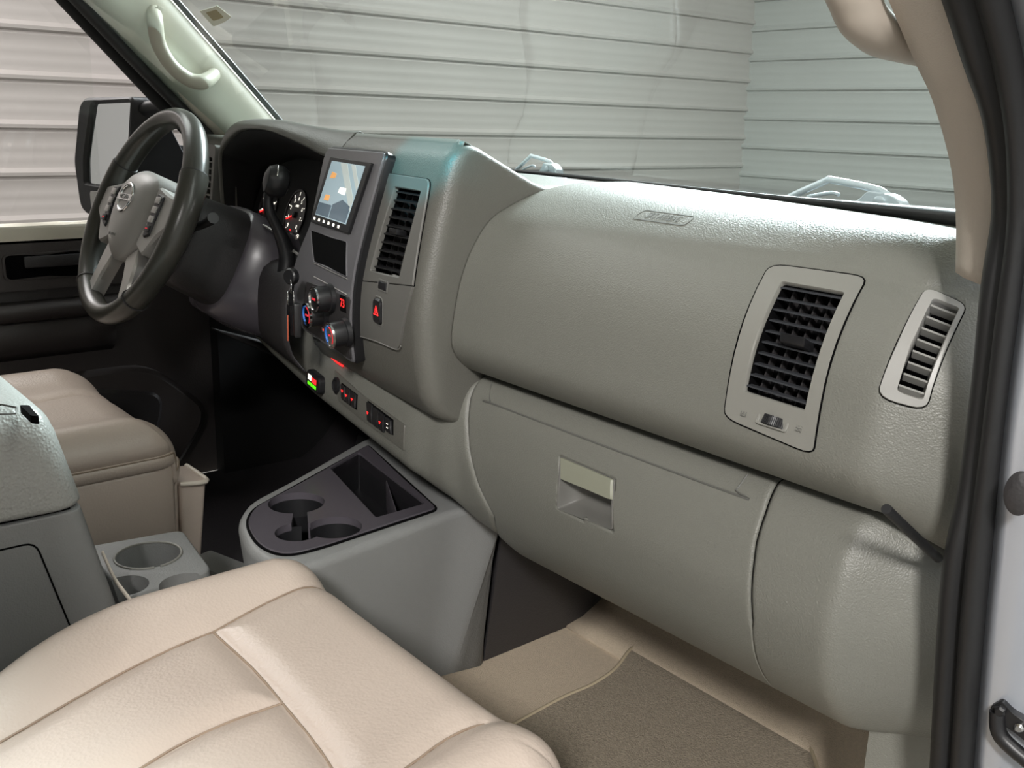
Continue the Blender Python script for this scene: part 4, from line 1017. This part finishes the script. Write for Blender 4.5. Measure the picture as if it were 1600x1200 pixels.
def cup(name, c, r, depth, m, holes=None):
    n = 40; prof = [(r+.0005, -.002), (r-.002, -.03), (r-.006, -depth*.8), (r-.010, -depth), (.001, -depth)]
    vs = []; fs = []
    for rr, z in prof: vs += [V(c[0]+rr*math.cos(2*math.pi*k/n), c[1]+rr*math.sin(2*math.pi*k/n), .325+z) for k in range(n)]
    for i in range(len(prof)-1):
        for k in range(n): l = (k+1) % n; fs.append((i*n+k, i*n+l, (i+1)*n+l, (i+1)*n+k))
    o = mesh(name, vs, fs, m, sharp=30); fix_dir(o, (c[0], c[1], .6)); return o
def keep(o, fn):
    bm = bmesh.new(); bm.from_mesh(o.data); bm.faces.ensure_lookup_table()
    bmesh.ops.delete(bm, geom=[f for f in bm.faces if not fn(f.calc_center_median())], context='FACES'); bm.to_mesh(o.data); bm.free(); return o
d2 = lambda p, c: math.hypot(p.x-c[0], p.y-c[1])
CC = (C3.x, C3.y)
cpp(keep(cup('cup_well', CA, .0385, .085, M['black']), lambda p: d2(p, CB) > .033 and d2(p, CC) > .030 and not (p.y < CA.y-.02)))
cpp(keep(cup('cup_well', CB, .0355, .085, M['black']), lambda p: d2(p, CA) > .036 and d2(p, CC) > .028))
cpp(keep(cup('cup_well', CC, .0295, .085, M['black']), lambda p: d2(p, CA) > .037 and d2(p, CB) > .032 and not (p.y > CC[1]+.018)))
li = toward(ti, PCn, .002); N = len(li)
vs = [(p[0], p[1], .306) for p in li]+[(p[0], p[1], .234) for p in li]
o = mesh('tray_liner', vs, [(i, (i+1) % N, N+(i+1) % N, N+i) for i in range(N)]+[tuple(N+i for i in range(N))], M['black'], sharp=30); cpp(o)
cpp(box('cup_rib', Fr(((CA.x+CB.x)/2+.012, (CA.y+CB.y)/2-.01, .25), (1, .8, 0), (0, 0, 1)), -.014, .014, -.012, .004, -.0015, .0015, M['tray']))
cpp(plate('pocket_well', zf, grow(pq, .02), pq, -.06, .0005, M['black'], bev=.0005))
cpp(plate('pocket_floor', zf, grow(pq, .02), None, -.062, -.058, M['black'], bev=.0005))
pc = (PKT[0]+PKT[2])/2
cpp(box('pocket_divider', lambda u, v, w_=0: PKT[2].lerp(PKT[0], .1)+(PKT[0]-PKT[2])*u*.8+(PKT[3]-PKT[2])*v*.45+V(0, 0, w_), 0, 1, .98, 1.02, -.058, -.012, M['tray'], bev=.0004))
cpp(box('pocket_divider', lambda u, v, w_=0: PKT[2].lerp(PKT[3], .12)+(PKT[1]-PKT[2])*u*.9+(PKT[3]-PKT[2])*v+V(0, 0, w_), .1, .9, 0, .02, -.058, -.018, M['tray'], bev=.0004))
cpp(tube('tray_groove', [V(p[0], p[1], .3262) for p in tq], .0018, M['void'], n=1, seg=6, closed=True))
# tunnel side panel ahead of the console, coloured dark for the shade there
o = box('trim_tunnel_side', lambda u, v, w_=0: V(.150+w_, u, v), .86, 1.30, .041, .40, -.02, .0, M['dark'], bev=.002); o['kind'] = 'structure'
o = box('trim_tunnel_kick', lambda u, v, w_=0: V(.152+.045*(v-.04)/.28+w_, u, v), .845, 1.14, .041, .33, -.006, -.001, M['dark'], bev=.001); o['kind'] = 'structure'

# ================= ARMREST CONSOLE (between the seats) =================
AR = thing('armrest_console', 'tall grey armrest box with padded lid at the left edge of the picture', 'console', (.05, .1, .04))
ap = lambda o: ch(o, AR)
yb = -.35
bm = bmesh.new()
P8 = [(-.150, yb, .445), (.152, yb, .445), (.152, .290, .432), (-.150, .290, .432), (-.150, yb, .566), (.150, yb, .566), (.143, .262, .553), (-.143, .262, .553)]
vs8 = [bm.verts.new(p) for p in P8]
for q in ((0, 3, 2, 1), (4, 5, 6, 7), (0, 1, 5, 4), (1, 2, 6, 5), (2, 3, 7, 6), (3, 0, 4, 7)): bm.faces.new([vs8[i] for i in q])
bm.edges.ensure_lookup_table()
big = [e for e in bm.edges if e.calc_length() > 0 and ((e.verts[0].co.z > .5 and e.verts[1].co.z > .5) or (abs(e.verts[0].co.z-e.verts[1].co.z) > .09 and e.verts[0].co.y > 0))]
bmesh.ops.bevel(bm, geom=big, offset=.040, segments=9, profile=.55, affect='EDGES')
low_e = [e for e in bm.edges if e.verts[0].co.z < .4475 and e.verts[1].co.z < .4475 and len(e.link_faces) == 2]
bmesh.ops.bevel(bm, geom=low_e, offset=.008, segments=3, profile=.6, affect='EDGES')
bmesh.ops.recalc_face_normals(bm, faces=bm.faces)
me = bpy.data.meshes.new('armrest_lid'); bm.to_mesh(me); bm.free(); o = link('armrest_lid', me, M['lid']); me.set_sharp_from_angle(angle=R(60)); ap(o); o['label'] = 'grained light grey lid with rounded front'
lat = [Vector(p) for p in [(0.15, 0.231, 0.556), (0.156, 0.239, 0.556), (0.203, 0.236, 0.556), (0.196, 0.23, 0.556)]]
ap(plate('latch_inset', WF if False else (lambda u, v, w_=0: V(u, v, .553+w_)), rpoly([(p.x, p.y) for p in lat], .003, m=3), None, -.004, .004, M['void'], bev=.001))
lm0 = [Vector(p) for p in [(0.158, 0.194, 0.56), (0.16, 0.213, 0.56), (0.179, 0.222, 0.56), (0.199, 0.216, 0.56), (0.185, 0.188, 0.56)]]
ap(tube('lid_mark', [V(p.x, p.y, .5625) for p in lm0], .0010, M['emboss'], n=1, seg=6))
bx = [V(.150, yb, 0), V(.150, .285, 0), V(-.150, .285, 0), V(-.150, yb, 0)]
o = prism('console_box', [V(p.x, p.y, .430) for p in bx], [V(p.x, p.y+(.085 if p.y > 0 else 0), .041) for p in bx], M['console'], .02, bev=.003); ap(o)
ap(box('lid_gap', WF, -.14, .142, yb, .272, .425, .450, M['void'], bev=.001))
sf = lambda u, v, w_=0: V(.150+w_, u, v)
pn = rpoly([(yb, .41), (.232, .405), (.305, .10), (yb, .10)], .012, m=6)
ap(plate('side_panel_door', sf, toward(pn, (0, .3), .001), None, -.001, .0014, M['smooth'] if False else M['console'], bev=.001))
ap(tube('panel_gap', [sf(p[0], p[1], .0006) for p in pn], .0010, M['void'], n=1, seg=6, closed=True))

# small cup holder in front of it
CH = thing('cup_holder', 'low grey twin cup holder in front of the armrest box', 'cup holder', (.05, .40, .04))
hp = lambda o: ch(o, CH)
tp = [V(-.048, .330, .30), V(-.026, .455, .30), V(.114, .437, .30), V(.128, .330, .30)]
hb = prism('holder_body', tp, [V(p.x, p.y+(.055 if p.y < .4 else .01), .041) for p in tp], M['console'], [.006, .014, .016, .006], bev=.004)
c1 = Vector((0.028, 0.389, 0.3)); c2 = Vector((0.131, 0.395, 0.3)); c3 = Vector((0.094, 0.337, 0.3))
cs = [((c1.x, c1.y), .040), ((c2.x, c2.y), .030), ((c3.x, c3.y), .028)]
hb = boolean(hb, [cyl(c, r-.004, r, .215, .32) for c, r in cs]); hp(hb)
hp(tube('cup_rim', [V(c1.x+.0405*math.cos(R(a)), c1.y+.0405*math.sin(R(a)), .3003) for a in range(0, 360, 10)], .0018, M['smooth'], n=1, seg=8))
es = [Vector(p) for p in [(0.02, 0.336, 0.315), (0.101, 0.324, 0.315), (0.167, 0.32, 0.315), (0.217, 0.314, 0.315)]]
hp(tube('edge_strip', es, .0035, M['piping'], n=4, flat=.5)); CH.children[-1]['label'] = 'frayed cream strip standing along the cup holder'
LO = thing('rail_cover', 'low grey plastic bracket on the dark floor beside the console', 'bracket', (-0.292, 0.622, 0.1))
f = Fr((-0.147, 0.556, 0.17), (1, .3, 0), (0, 1, 0))
ch(box('bracket_plate', f, -.06, .05, -.02, .03, -.03, 0, M['console'], bev=.004), LO)
ch(box('bracket_foot', f, -.05, .04, -.015, .025, -.10, -.028, M['dark'], bev=.002), LO)

# ================= SEATS =================
def seat(name, label, x0, x1, yb_, yf, zt, seams, m, thick=.10, crown=.010, tilt=.02, rf=.05, inset=0):
    root = thing(name, label, 'seat', ((x0+x1)/2, yf-.25, .04))
    nx, ny = 150, 150; cx, hw = (x0+x1)/2, (x1-x0)/2
    segs = [(Vector(a), Vector(b)) for pl in seams for a, b in zip(pl, pl[1:])]
    def warp(x, y):
        return inset*max(0, .31-y)**2*(1-(x-x0)/(x1-x0))
    def H(x, y, un=True, ov=None):
        if un:
            X_ = x
            for _ in range(6): x = X_-warp(x, y)
        else: X_ = x+warp(x, y)
        u = (x-cx)/hw; ex = hw-abs(x-cx); ey = yf-y
        z = zt+crown*(1-u*u)*0+tilt*(y-yf)*-.0
        z += .012*math.exp(-((abs(u)-.80)/.17)**2)-.004
        r = .045
        if ov is not None: ex = ov
        d1 = r-math.sqrt(max(0, r*r-(r-ex)**2)) if ex < r else 0
        d2_ = (rf-math.sqrt(max(0, rf*rf-(rf-ey)**2)))*.9 if ey < rf else 0
        z -= max(d1, d2_)
        p = Vector((X_, y)); dm = 9
        for a, b in segs:
            ab = b-a; t = max(0, min(1, (p-a).dot(ab)/ab.length_squared)); dm = min(dm, (p-a-ab*t).length)
        z -= .0065*math.exp(-(dm/.016)**2)+.0035*math.exp(-(dm/.0035)**2)
        return z
    def ww(t, a, b): # finer towards edges
        return a+(b-a)*(.5-.5*math.cos(math.pi*t))*.35+(b-a)*t*.65
    rows = []
    cr = .05
    for i in range(nx+1):
        col = []
        for j in range(ny+1):
            u = ww(i/nx, -1, 1); y = yb_+(yf-yb_)*(1-(1-j/ny)**1.4)
            x = cx+u*hw
            # round the plan corners
            dx = abs(x-cx)-(hw-cr); dy = y-(yf-cr)
            zz = None; X, Y = x+warp(x, y), y
            if dx > 0 and dy > 0:
                d = max(dx, dy); l = math.hypot(dx, dy); k = d/l; X = cx+math.copysign(hw-cr+dx*k, x-cx)+warp(x, y); Y = yf-cr+dy*k
                zz = H(x, y, False, max(cr-d, 0))
            if zz is None: zz = H(x, y, False)
            col.append(V(X, Y, zz))
        rows.append(col)
    top = gridm('seat_cushion', rows, m, sharp=0); fix_dir(top, (cx, yf, 3)); ch(top, root)
    s = top.modifiers.new('thickness', 'SOLIDIFY'); s.thickness = .004; s.offset = -1
    # boundary skirt
    edge = [rows[0][j] for j in range(ny+1)]+[rows[i][ny] for i in range(1, nx+1)]+[rows[nx][j] for j in range(ny-1, -1, -1)]
    return root, edge, H
def skirt(name, edge, prof, m, root):
    """hang a wall from the cushion edge; prof = [(outward, down)...]"""
    n = len(edge); rows = []
    for i, p in enumerate(edge):
        t = (edge[min(i+1, n-1)]-edge[max(i-1, 0)]); t.z = 0; t.normalize(); o_ = V(-t.y, t.x, 0)
        rows.append([V(p.x, p.y, p.z)+o_*a-V(0, 0, b) for a, b in prof])
    o = gridm(name, rows, m, sharp=0); fix_dir(o, (1.4, -.2, .3)); o.data.flip_normals() if False else None
    s = o.modifiers.new('thickness', 'SOLIDIFY'); s.thickness = .004; s.offset = 0
    return ch(o, root)
S1 = [p[:2] for p in [(0.435, 0.1, 0.355), (0.421, 0.13, 0.355), (0.385, 0.216, 0.355), (0.363, 0.288, 0.355), (0.356, 0.337, 0.355)]]
S1b = [p[:2] for p in [(0.356, 0.337, 0.355), (0.336, 0.406, 0.355), (0.324, 0.486, 0.355)]]
S2 = [p[:2] for p in [(0.356, 0.337, 0.355), (0.439, 0.339, 0.355), (0.506, 0.335, 0.355), (0.571, 0.33, 0.355), (0.607, 0.325, 0.355), (0.666, 0.315, 0.355)]]
S3 = [p[:2] for p in [(0.506, 0.335, 0.355), (0.505, 0.271, 0.355), (0.519, 0.208, 0.355), (0.541, 0.154, 0.355)]]
S4 = [p[:2] for p in [(0.66, 0.341, 0.355), (0.649, 0.377, 0.355), (0.638, 0.417, 0.355), (0.639, 0.466, 0.355), (0.653, 0.477, 0.355)]]
S4 = S4[:-1]
S4[-1] = tuple(.75*a+.25*b for a, b in zip(S4[-1], S4[-2]))
PS, edge, PH = seat('passenger_seat', 'beige leather passenger seat cushion filling the bottom left corner', .238, .735, -.30, .488, .368, [S1, S1b, S2, S3, S4], M['leather'], inset=2.9)
skirt('seat_side', edge, [(0, 0), (.002, .02), (.000, .05), (-.012, .075), (-.03, .16), (-.03, .20)], M['leather'], PS)
for pl in (S1, S1b, S2, S3, S4):
    P = crv([V(a, b, 0) for a, b in pl], 8); ch(tube('seat_seam', [V(p.x, p.y, PH(p.x, p.y)+.0012) for p in P], .0011, M['seam'], n=1, seg=6), PS)
ch(tube('seat_piping', [p+V(0, 0, -.03)+(p-V(.49, .1, p.z)).normalized()*.002 for p in edge[::3]], .0018, M['piping'], n=1, seg=6), PS)
ch(box('seat_base', WF, .29, .69, -.25, .42, .041, .22, M['matte'], bev=.01), PS)

S5 = [p[:2] for p in [(-0.474, 0.396, 0.37), (-0.485, 0.46, 0.37), (-0.472, 0.519, 0.37)]]
S6 = [p[:2] for p in [(-0.314, 0.336, 0.37), (-0.422, 0.407, 0.37), (-0.444, 0.458, 0.37), (-0.417, 0.517, 0.37)]]
DS, edge, DH = seat('driver_seat', 'beige leather driver seat cushion and base beyond the armrest box', -.66, -.205, -.30, .535, .392, [S5], M['leather'], rf=.085)
skirt('seat_side', edge, [(0, 0), (.002, .010), (.001, .018), (-.007, .024)], M['leather'], DS)
ch(tube('seat_piping', [p+V(0, 0, -.002)+(p-V(-.43, .1, p.z)).normalized()*.003 for p in edge[::3]], .0014, M['seam'], n=1, seg=6), DS)
skirt('seat_base_cover', edge, [(-.007, .020), (-.003, .028), (-.006, .12), (-.010, .30)], M['leather'], DS)
o = prism('map_pocket', [V(-.31, .530, .285), V(-.225, .530, .285), V(-.218, .570, .285), V(-.31, .572, .285)], [V(-.31, .53, .13), V(-.225, .53, .13), V(-.225, .555, .13), V(-.31, .555, .13)], M['leather'], .008, bev=.003); ch(o, DS)
ch(tube('pocket_hem', [V(-.224, .530, .287), V(-.216, .568, .285), V(-.25, .574, .284), V(-.31, .574, .283)], .004, M['piping'], n=3), DS)

# ================= FLOOR MAT =================
MT = [p[:2] for p in [(0.312, 0.745, 0.048), (0.312, 0.774, 0.048), (0.306, 0.868, 0.048), (0.308, 0.925, 0.048), (0.298, 0.984, 0.048), (0.273, 1.044, 0.048), (0.272, 1.081, 0.048), (0.291, 1.106, 0.048), (0.335, 1.109, 0.048), (0.416, 1.095, 0.048), (0.503, 1.086, 0.048), (0.556, 1.08, 0.048), (0.612, 1.037, 0.048), (0.675, 0.966, 0.048)]]
MP = crv([V(a, b, 0) for a, b in MT], 4)
xr = MP[-1]; MPL = [(p.x, p.y) for p in MP]+[(xr.x+.0, xr.y-.25), (.66, .38), (.33, .38)]
FM = thing('floor_mat', 'brown flecked carpet mat with bound edge in the passenger footwell', 'floor mat', (.45, .75, .041))
o = plate('mat_pile', lambda u, v, w_=0: V(u, v, .041+w_), MPL, None, 0, .008, M['matc'], bev=.003, fills=10); ch(o, FM)
ch(tube('bound_edge', [V(p[0], p[1], .0475) for p in MPL], .0034, M['matedge'], n=1, seg=8, closed=True), FM)

# ================= DRIVER DOOR =================
DR = bpy.data.objects.new('door_1', None); COL.objects.link(DR); DR['kind'] = 'structure'; DR.location = (-.88, .3, .04)
rp = lambda o: ch(o, DR)
df = lambda u, v, w_=0: V(-.885+w_, u, v)
rp(box('door_panel', df, -.6, 1.25, .04, .60, -.05, 0, M['door'], bev=.006))
rp(box('window_sill', df, -.6, .84, .588, .627, -.045, .012, M['piping'] if False else M['pillar2'], bev=.005))
rp(plate('door_upper_roll', df, rpoly([(-.6, .50), (.80, .50), (.84, .598), (-.6, .600)], .02), None, 0, .012, M['door'], bev=.006))
ho_ = rpoly([(.452, .522), (.60, .520), (.64, .545), (.60, .575), (.452, .573)], .012, m=5)
hi_ = toward(ho_, (.53, .547), .006)
hr = rp(plate('handle_recess', df, ho_, hi_, .010, .0145, M['door'], bev=.001)); 
dsub(plate('recess_back', df, hi_, None, .008, .0128, M['void'], bev=.0003), hr)
dsub(box('inner_pull', df, .49, .60, .545, .568, .012, .022, M['dark'], bev=.004), hr)
rp(gridm('armrest_ledge', [[df(u, .44, .0), df(u, .445, .045), df(u, .462, .052), df(u, .476, .048), df(u, .478, .0)] for u in [-.6+1.3*i/20 for i in range(21)]], M['door'], thick=.003))
rp(gridm('armrest_lower', [[df(u, .36, .0), df(u, .38, .03), df(u, .44, .040), df(u, .446, .0)] for u in [-.6+1.25*i/20 for i in range(21)]], M['door'], thick=.003))
rp(plate('lower_pocket', df, rpoly([(-.6, .06), (.75, .06), (.85, .20), (.72, .32), (-.6, .33)], .05), None, 0, .04, M['door'], bev=.015))
rp(plate('speaker_panel', df, rpoly([(.40, .10), (.70, .10), (.74, .26), (.55, .30), (.40, .28)], .04), None, .035, .05, M['dark'], bev=.008))
rp(plate('mirror_sail', df, rpoly([(.655, .61), (.86, .61), (.84, .75), (.80, .83), (.655, .66)], .01), None, -.03, -.005, M['matte'], bev=.002))
rows = [[V(-.905, u, .61), V(-.905, u, 1.25)] for u in (-.6, 0, .4, .66)]
o = gridm('window_2', rows, SIDE); o['kind'] = 'structure'
sbox('driver_kick_panel', (-.87, .86, .04), (-.83, 1.30, .50), M['matte'])
PD = thing('brake_pedal', 'black brake pedal deep in the dark driver footwell', 'pedal', (-.40, .98, .18))
ch(box('pedal_pad', Fr((-.40, .98, .20), (1, 0, 0), (0, .3, 1)), -.045, .045, -.025, .025, -.006, .006, M['rubber'], bev=.004), PD)
ch(tube('pedal_arm', [V(-.40, .985, .21), V(-.40, 1.01, .26), V(-.39, 1.03, .32)], .007, M['matte']), PD)

# ================= DOOR MIRROR =================
MR = thing('door_mirror', 'large black door mirror outside the driver window', 'mirror', (-1.05, .80, .74))
mq = [Vector(p) for p in [(-1.15, 0.691, 0.735), (-1.15, 0.719, 0.866), (-1.15, 0.742, 0.877), (-1.15, 0.833, 0.878), (-1.15, 0.832, 0.81), (-1.15, 0.802, 0.613), (-1.15, 0.731, 0.607), (-1.15, 0.696, 0.63)]]
m0 = Vector((-1.15, 0.759, 0.745))
mf = Fr(m0, (1, .30, 0), (0, 0, 1))   # glass turned towards the driver
def onp(px_pts):
    out = []
    for P in px_pts:
        P = Vector(P); C0 = Vector((1.2, 0, .85)); d_ = (P-C0); s_ = (mf.O-C0).dot(mf.N)/d_.dot(mf.N); Q = C0+d_*s_-mf.O; out.append((Q.dot(mf.U), Q.dot(mf.W)))
    return out
sgn = 1 if (Vector((1.2, 0, .85))-m0).dot(mf.N) > 0 else -1
if sgn < 0: mf.N = -mf.N
oq = onp([(-1.15, 0.69, 0.735), (-1.15, 0.715, 0.873), (-1.15, 0.833, 0.88), (-1.15, 0.82, 0.738), (-1.15, 0.798, 0.598), (-1.15, 0.697, 0.62)])
iq = onp([(-1.15, 0.715, 0.738), (-1.15, 0.74, 0.861), (-1.15, 0.826, 0.867), (-1.15, 0.809, 0.752), (-1.15, 0.792, 0.675), (-1.15, 0.711, 0.687)])
iq2 = onp([(-1.15, 0.722, 0.67), (-1.15, 0.782, 0.664), (-1.15, 0.772, 0.616), (-1.15, 0.722, 0.629)])
oo = rpoly(oq, [.02, .03, .015, .02, .02, .03], m=6); ii = rpoly(iq, [.01, .015, .01, .01, .01, .01], m=6)
ch(plate('mirror_housing', mf, oo, ii, -.07, .012, M['rubber'], bev=.006), MR)
ch(plate('mirror_back_shell', mf, oo, None, -.09, -.02, M['rubber'], bev=.02), MR)
ch(plate('mirror_glass', mf, ii, None, -.012, .002, M['mirror'], bev=.0005), MR)
ch(plate('spotter_mirror', mf, rpoly(iq2, .008, m=4), None, .0, .0135, M['silver'], bev=.001), MR)
ch(tube('mirror_arm', [mf(.06, .10, -.04), V(-1.0, .84, .86), V(-.90, .84, .86)], .018, M['rubber'], flat=2.0), MR)
ch(tube('mirror_arm', [mf(.05, -.02, -.03), V(-1.0, .80, .70), V(-.90, .80, .70)], .016, M['black'], flat=1.6), MR)
ch(box('arm_bracket', WF, -.93, -.895, .74, .84, .66, .78, M['black'], bev=.006), MR)

# ================= GRAB HANDLES =================
GH = thing('grab_handle', 'pale grab handle on the far driver side windshield pillar', 'handle', (-0.77, 0.799, 0.952), 'grab handles')
GH.pop('group', None) if 'group' in GH else None
hq = [Vector(p) for p in [(-0.785, 0.748, 1.034)]+[(-0.755, 0.737, 1.012), (-0.755, 0.742, 0.972), (-0.755, 0.764, 0.935), (-0.755, 0.797, 0.911), (-0.755, 0.827, 0.908)]+[(-0.785, 0.862, 0.924)]]
ch(tube('grip', hq, [.014, .0155, .014, .0135, .014, .0155, .014], M['gripl'], n=6, seg=14), GH)
ch(box('handle_cap', Fr((-0.765, 0.752, 1.029), (0, .3, 1), (0, 1, -.3)), -.014, .014, -.007, .007, 0, .006, M['handle'] if False else M['pillar2'], bev=.002), GH)
GR = thing('grab_handle', 'grey beige grab handle on the near passenger side pillar, top edge', 'handle', (0.84, 0.625, 0.909))
hq = [Vector(p) for p in [(0.825, 0.707, 0.907), (0.825, 0.669, 0.909), (0.825, 0.633, 0.912), (0.825, 0.609, 0.92), (0.825, 0.596, 0.931), (0.825, 0.585, 0.945), (0.825, 0.585, 0.963)]]
ch(tube('grip', hq, [.013, .0135, .014, .0145, .015, .016, .016], M['grip'], n=6, seg=16, flat=1.15), GR)

# ================= OUTSIDE THE WINDSHIELD =================
for lab, c, k in (('white painted hood hinge beyond the middle of the windshield base', (-0.043, 1.1, 0.776), .8), ('white painted hood hinge near the right end of the windshield base', (0.562, 1.06, 0.774), 1.1)):
    HG = thing('hood_hinge', lab, 'hinge', c, 'hood hinges')
    HG.pop('group')
    f0 = Fr(c, (1, -.05, -.02), (0, 0, 1)); f = (lambda u, v, w_=0, f0=f0, q=(.72 if k > 1 else 1): f0(u, v*q, w_))
    ch(tube('hinge_arm', [f(-.085*k, -.012*k), f(-.040*k, .018*k), f(-.030*k, .021*k), f(.030*k, .013*k), f(.04*k, .0)], .0040*k, M['hinge'], n=3), HG)
    ch(tube('lower_arm', [f(-.06*k, -.008*k), f(-.03*k, .002*k), f(-.02*k, .0)], .0022*k, M['hinge'], n=3), HG)
    ch(plate('hinge_plate', f, rpoly([(-.02*k, -.02*k), (.065*k, -.024*k), (.060*k, .0), (.045*k, .010*k), (.018*k, .012*k), (.008*k, -.004*k)], .006*k), None, -.008, .008, M['hinge'], bev=.002), HG)
    ch(lathe('hinge_bolt', f, [(.006*k, .008), (.006*k, .011), (.004*k, .012)], M['hinge'], n=12, u=.035*k, v=.0), HG)
    ch(box('hinge_foot', f, .055*k, .085*k, -.026*k, -.014*k, -.01, .01, M['hinge'], bev=.002), HG)
cw = [Vector((wsb(x)+.0) and (x, wsb(x)+.05, .67)) for x in [-.85+1.75*i/20 for i in range(21)]]
o = gridm('trim_cowl', [[p, p+V(0, .12, -.005), p+V(0, .25, -.03)] for p in cw], M['black'], thick=.004); o['kind'] = 'structure'
# sticker on the glass
q = [(-0.6361, 0.3585), (-0.5848, 0.369), (-0.5688, 0.3436), (-0.6329, 0.3247)]
SK = plate('windshield_sticker', WSM, rpoly(q, .003, m=4), None, .0005, .0012, M['label'], bev=.0001)
tag(SK, 'cream paper sticker at the top left of the windshield', 'sticker')
q2 = [(-0.6246, 0.3554), (-0.5959, 0.3615), (-0.5916, 0.3447), (-0.6227, 0.3373)]
o = plate('sticker_print', WSM, rpoly(q2, .002, m=4), None, .0012, .0015, M['labeld'], bev=.0001); o.parent = SK
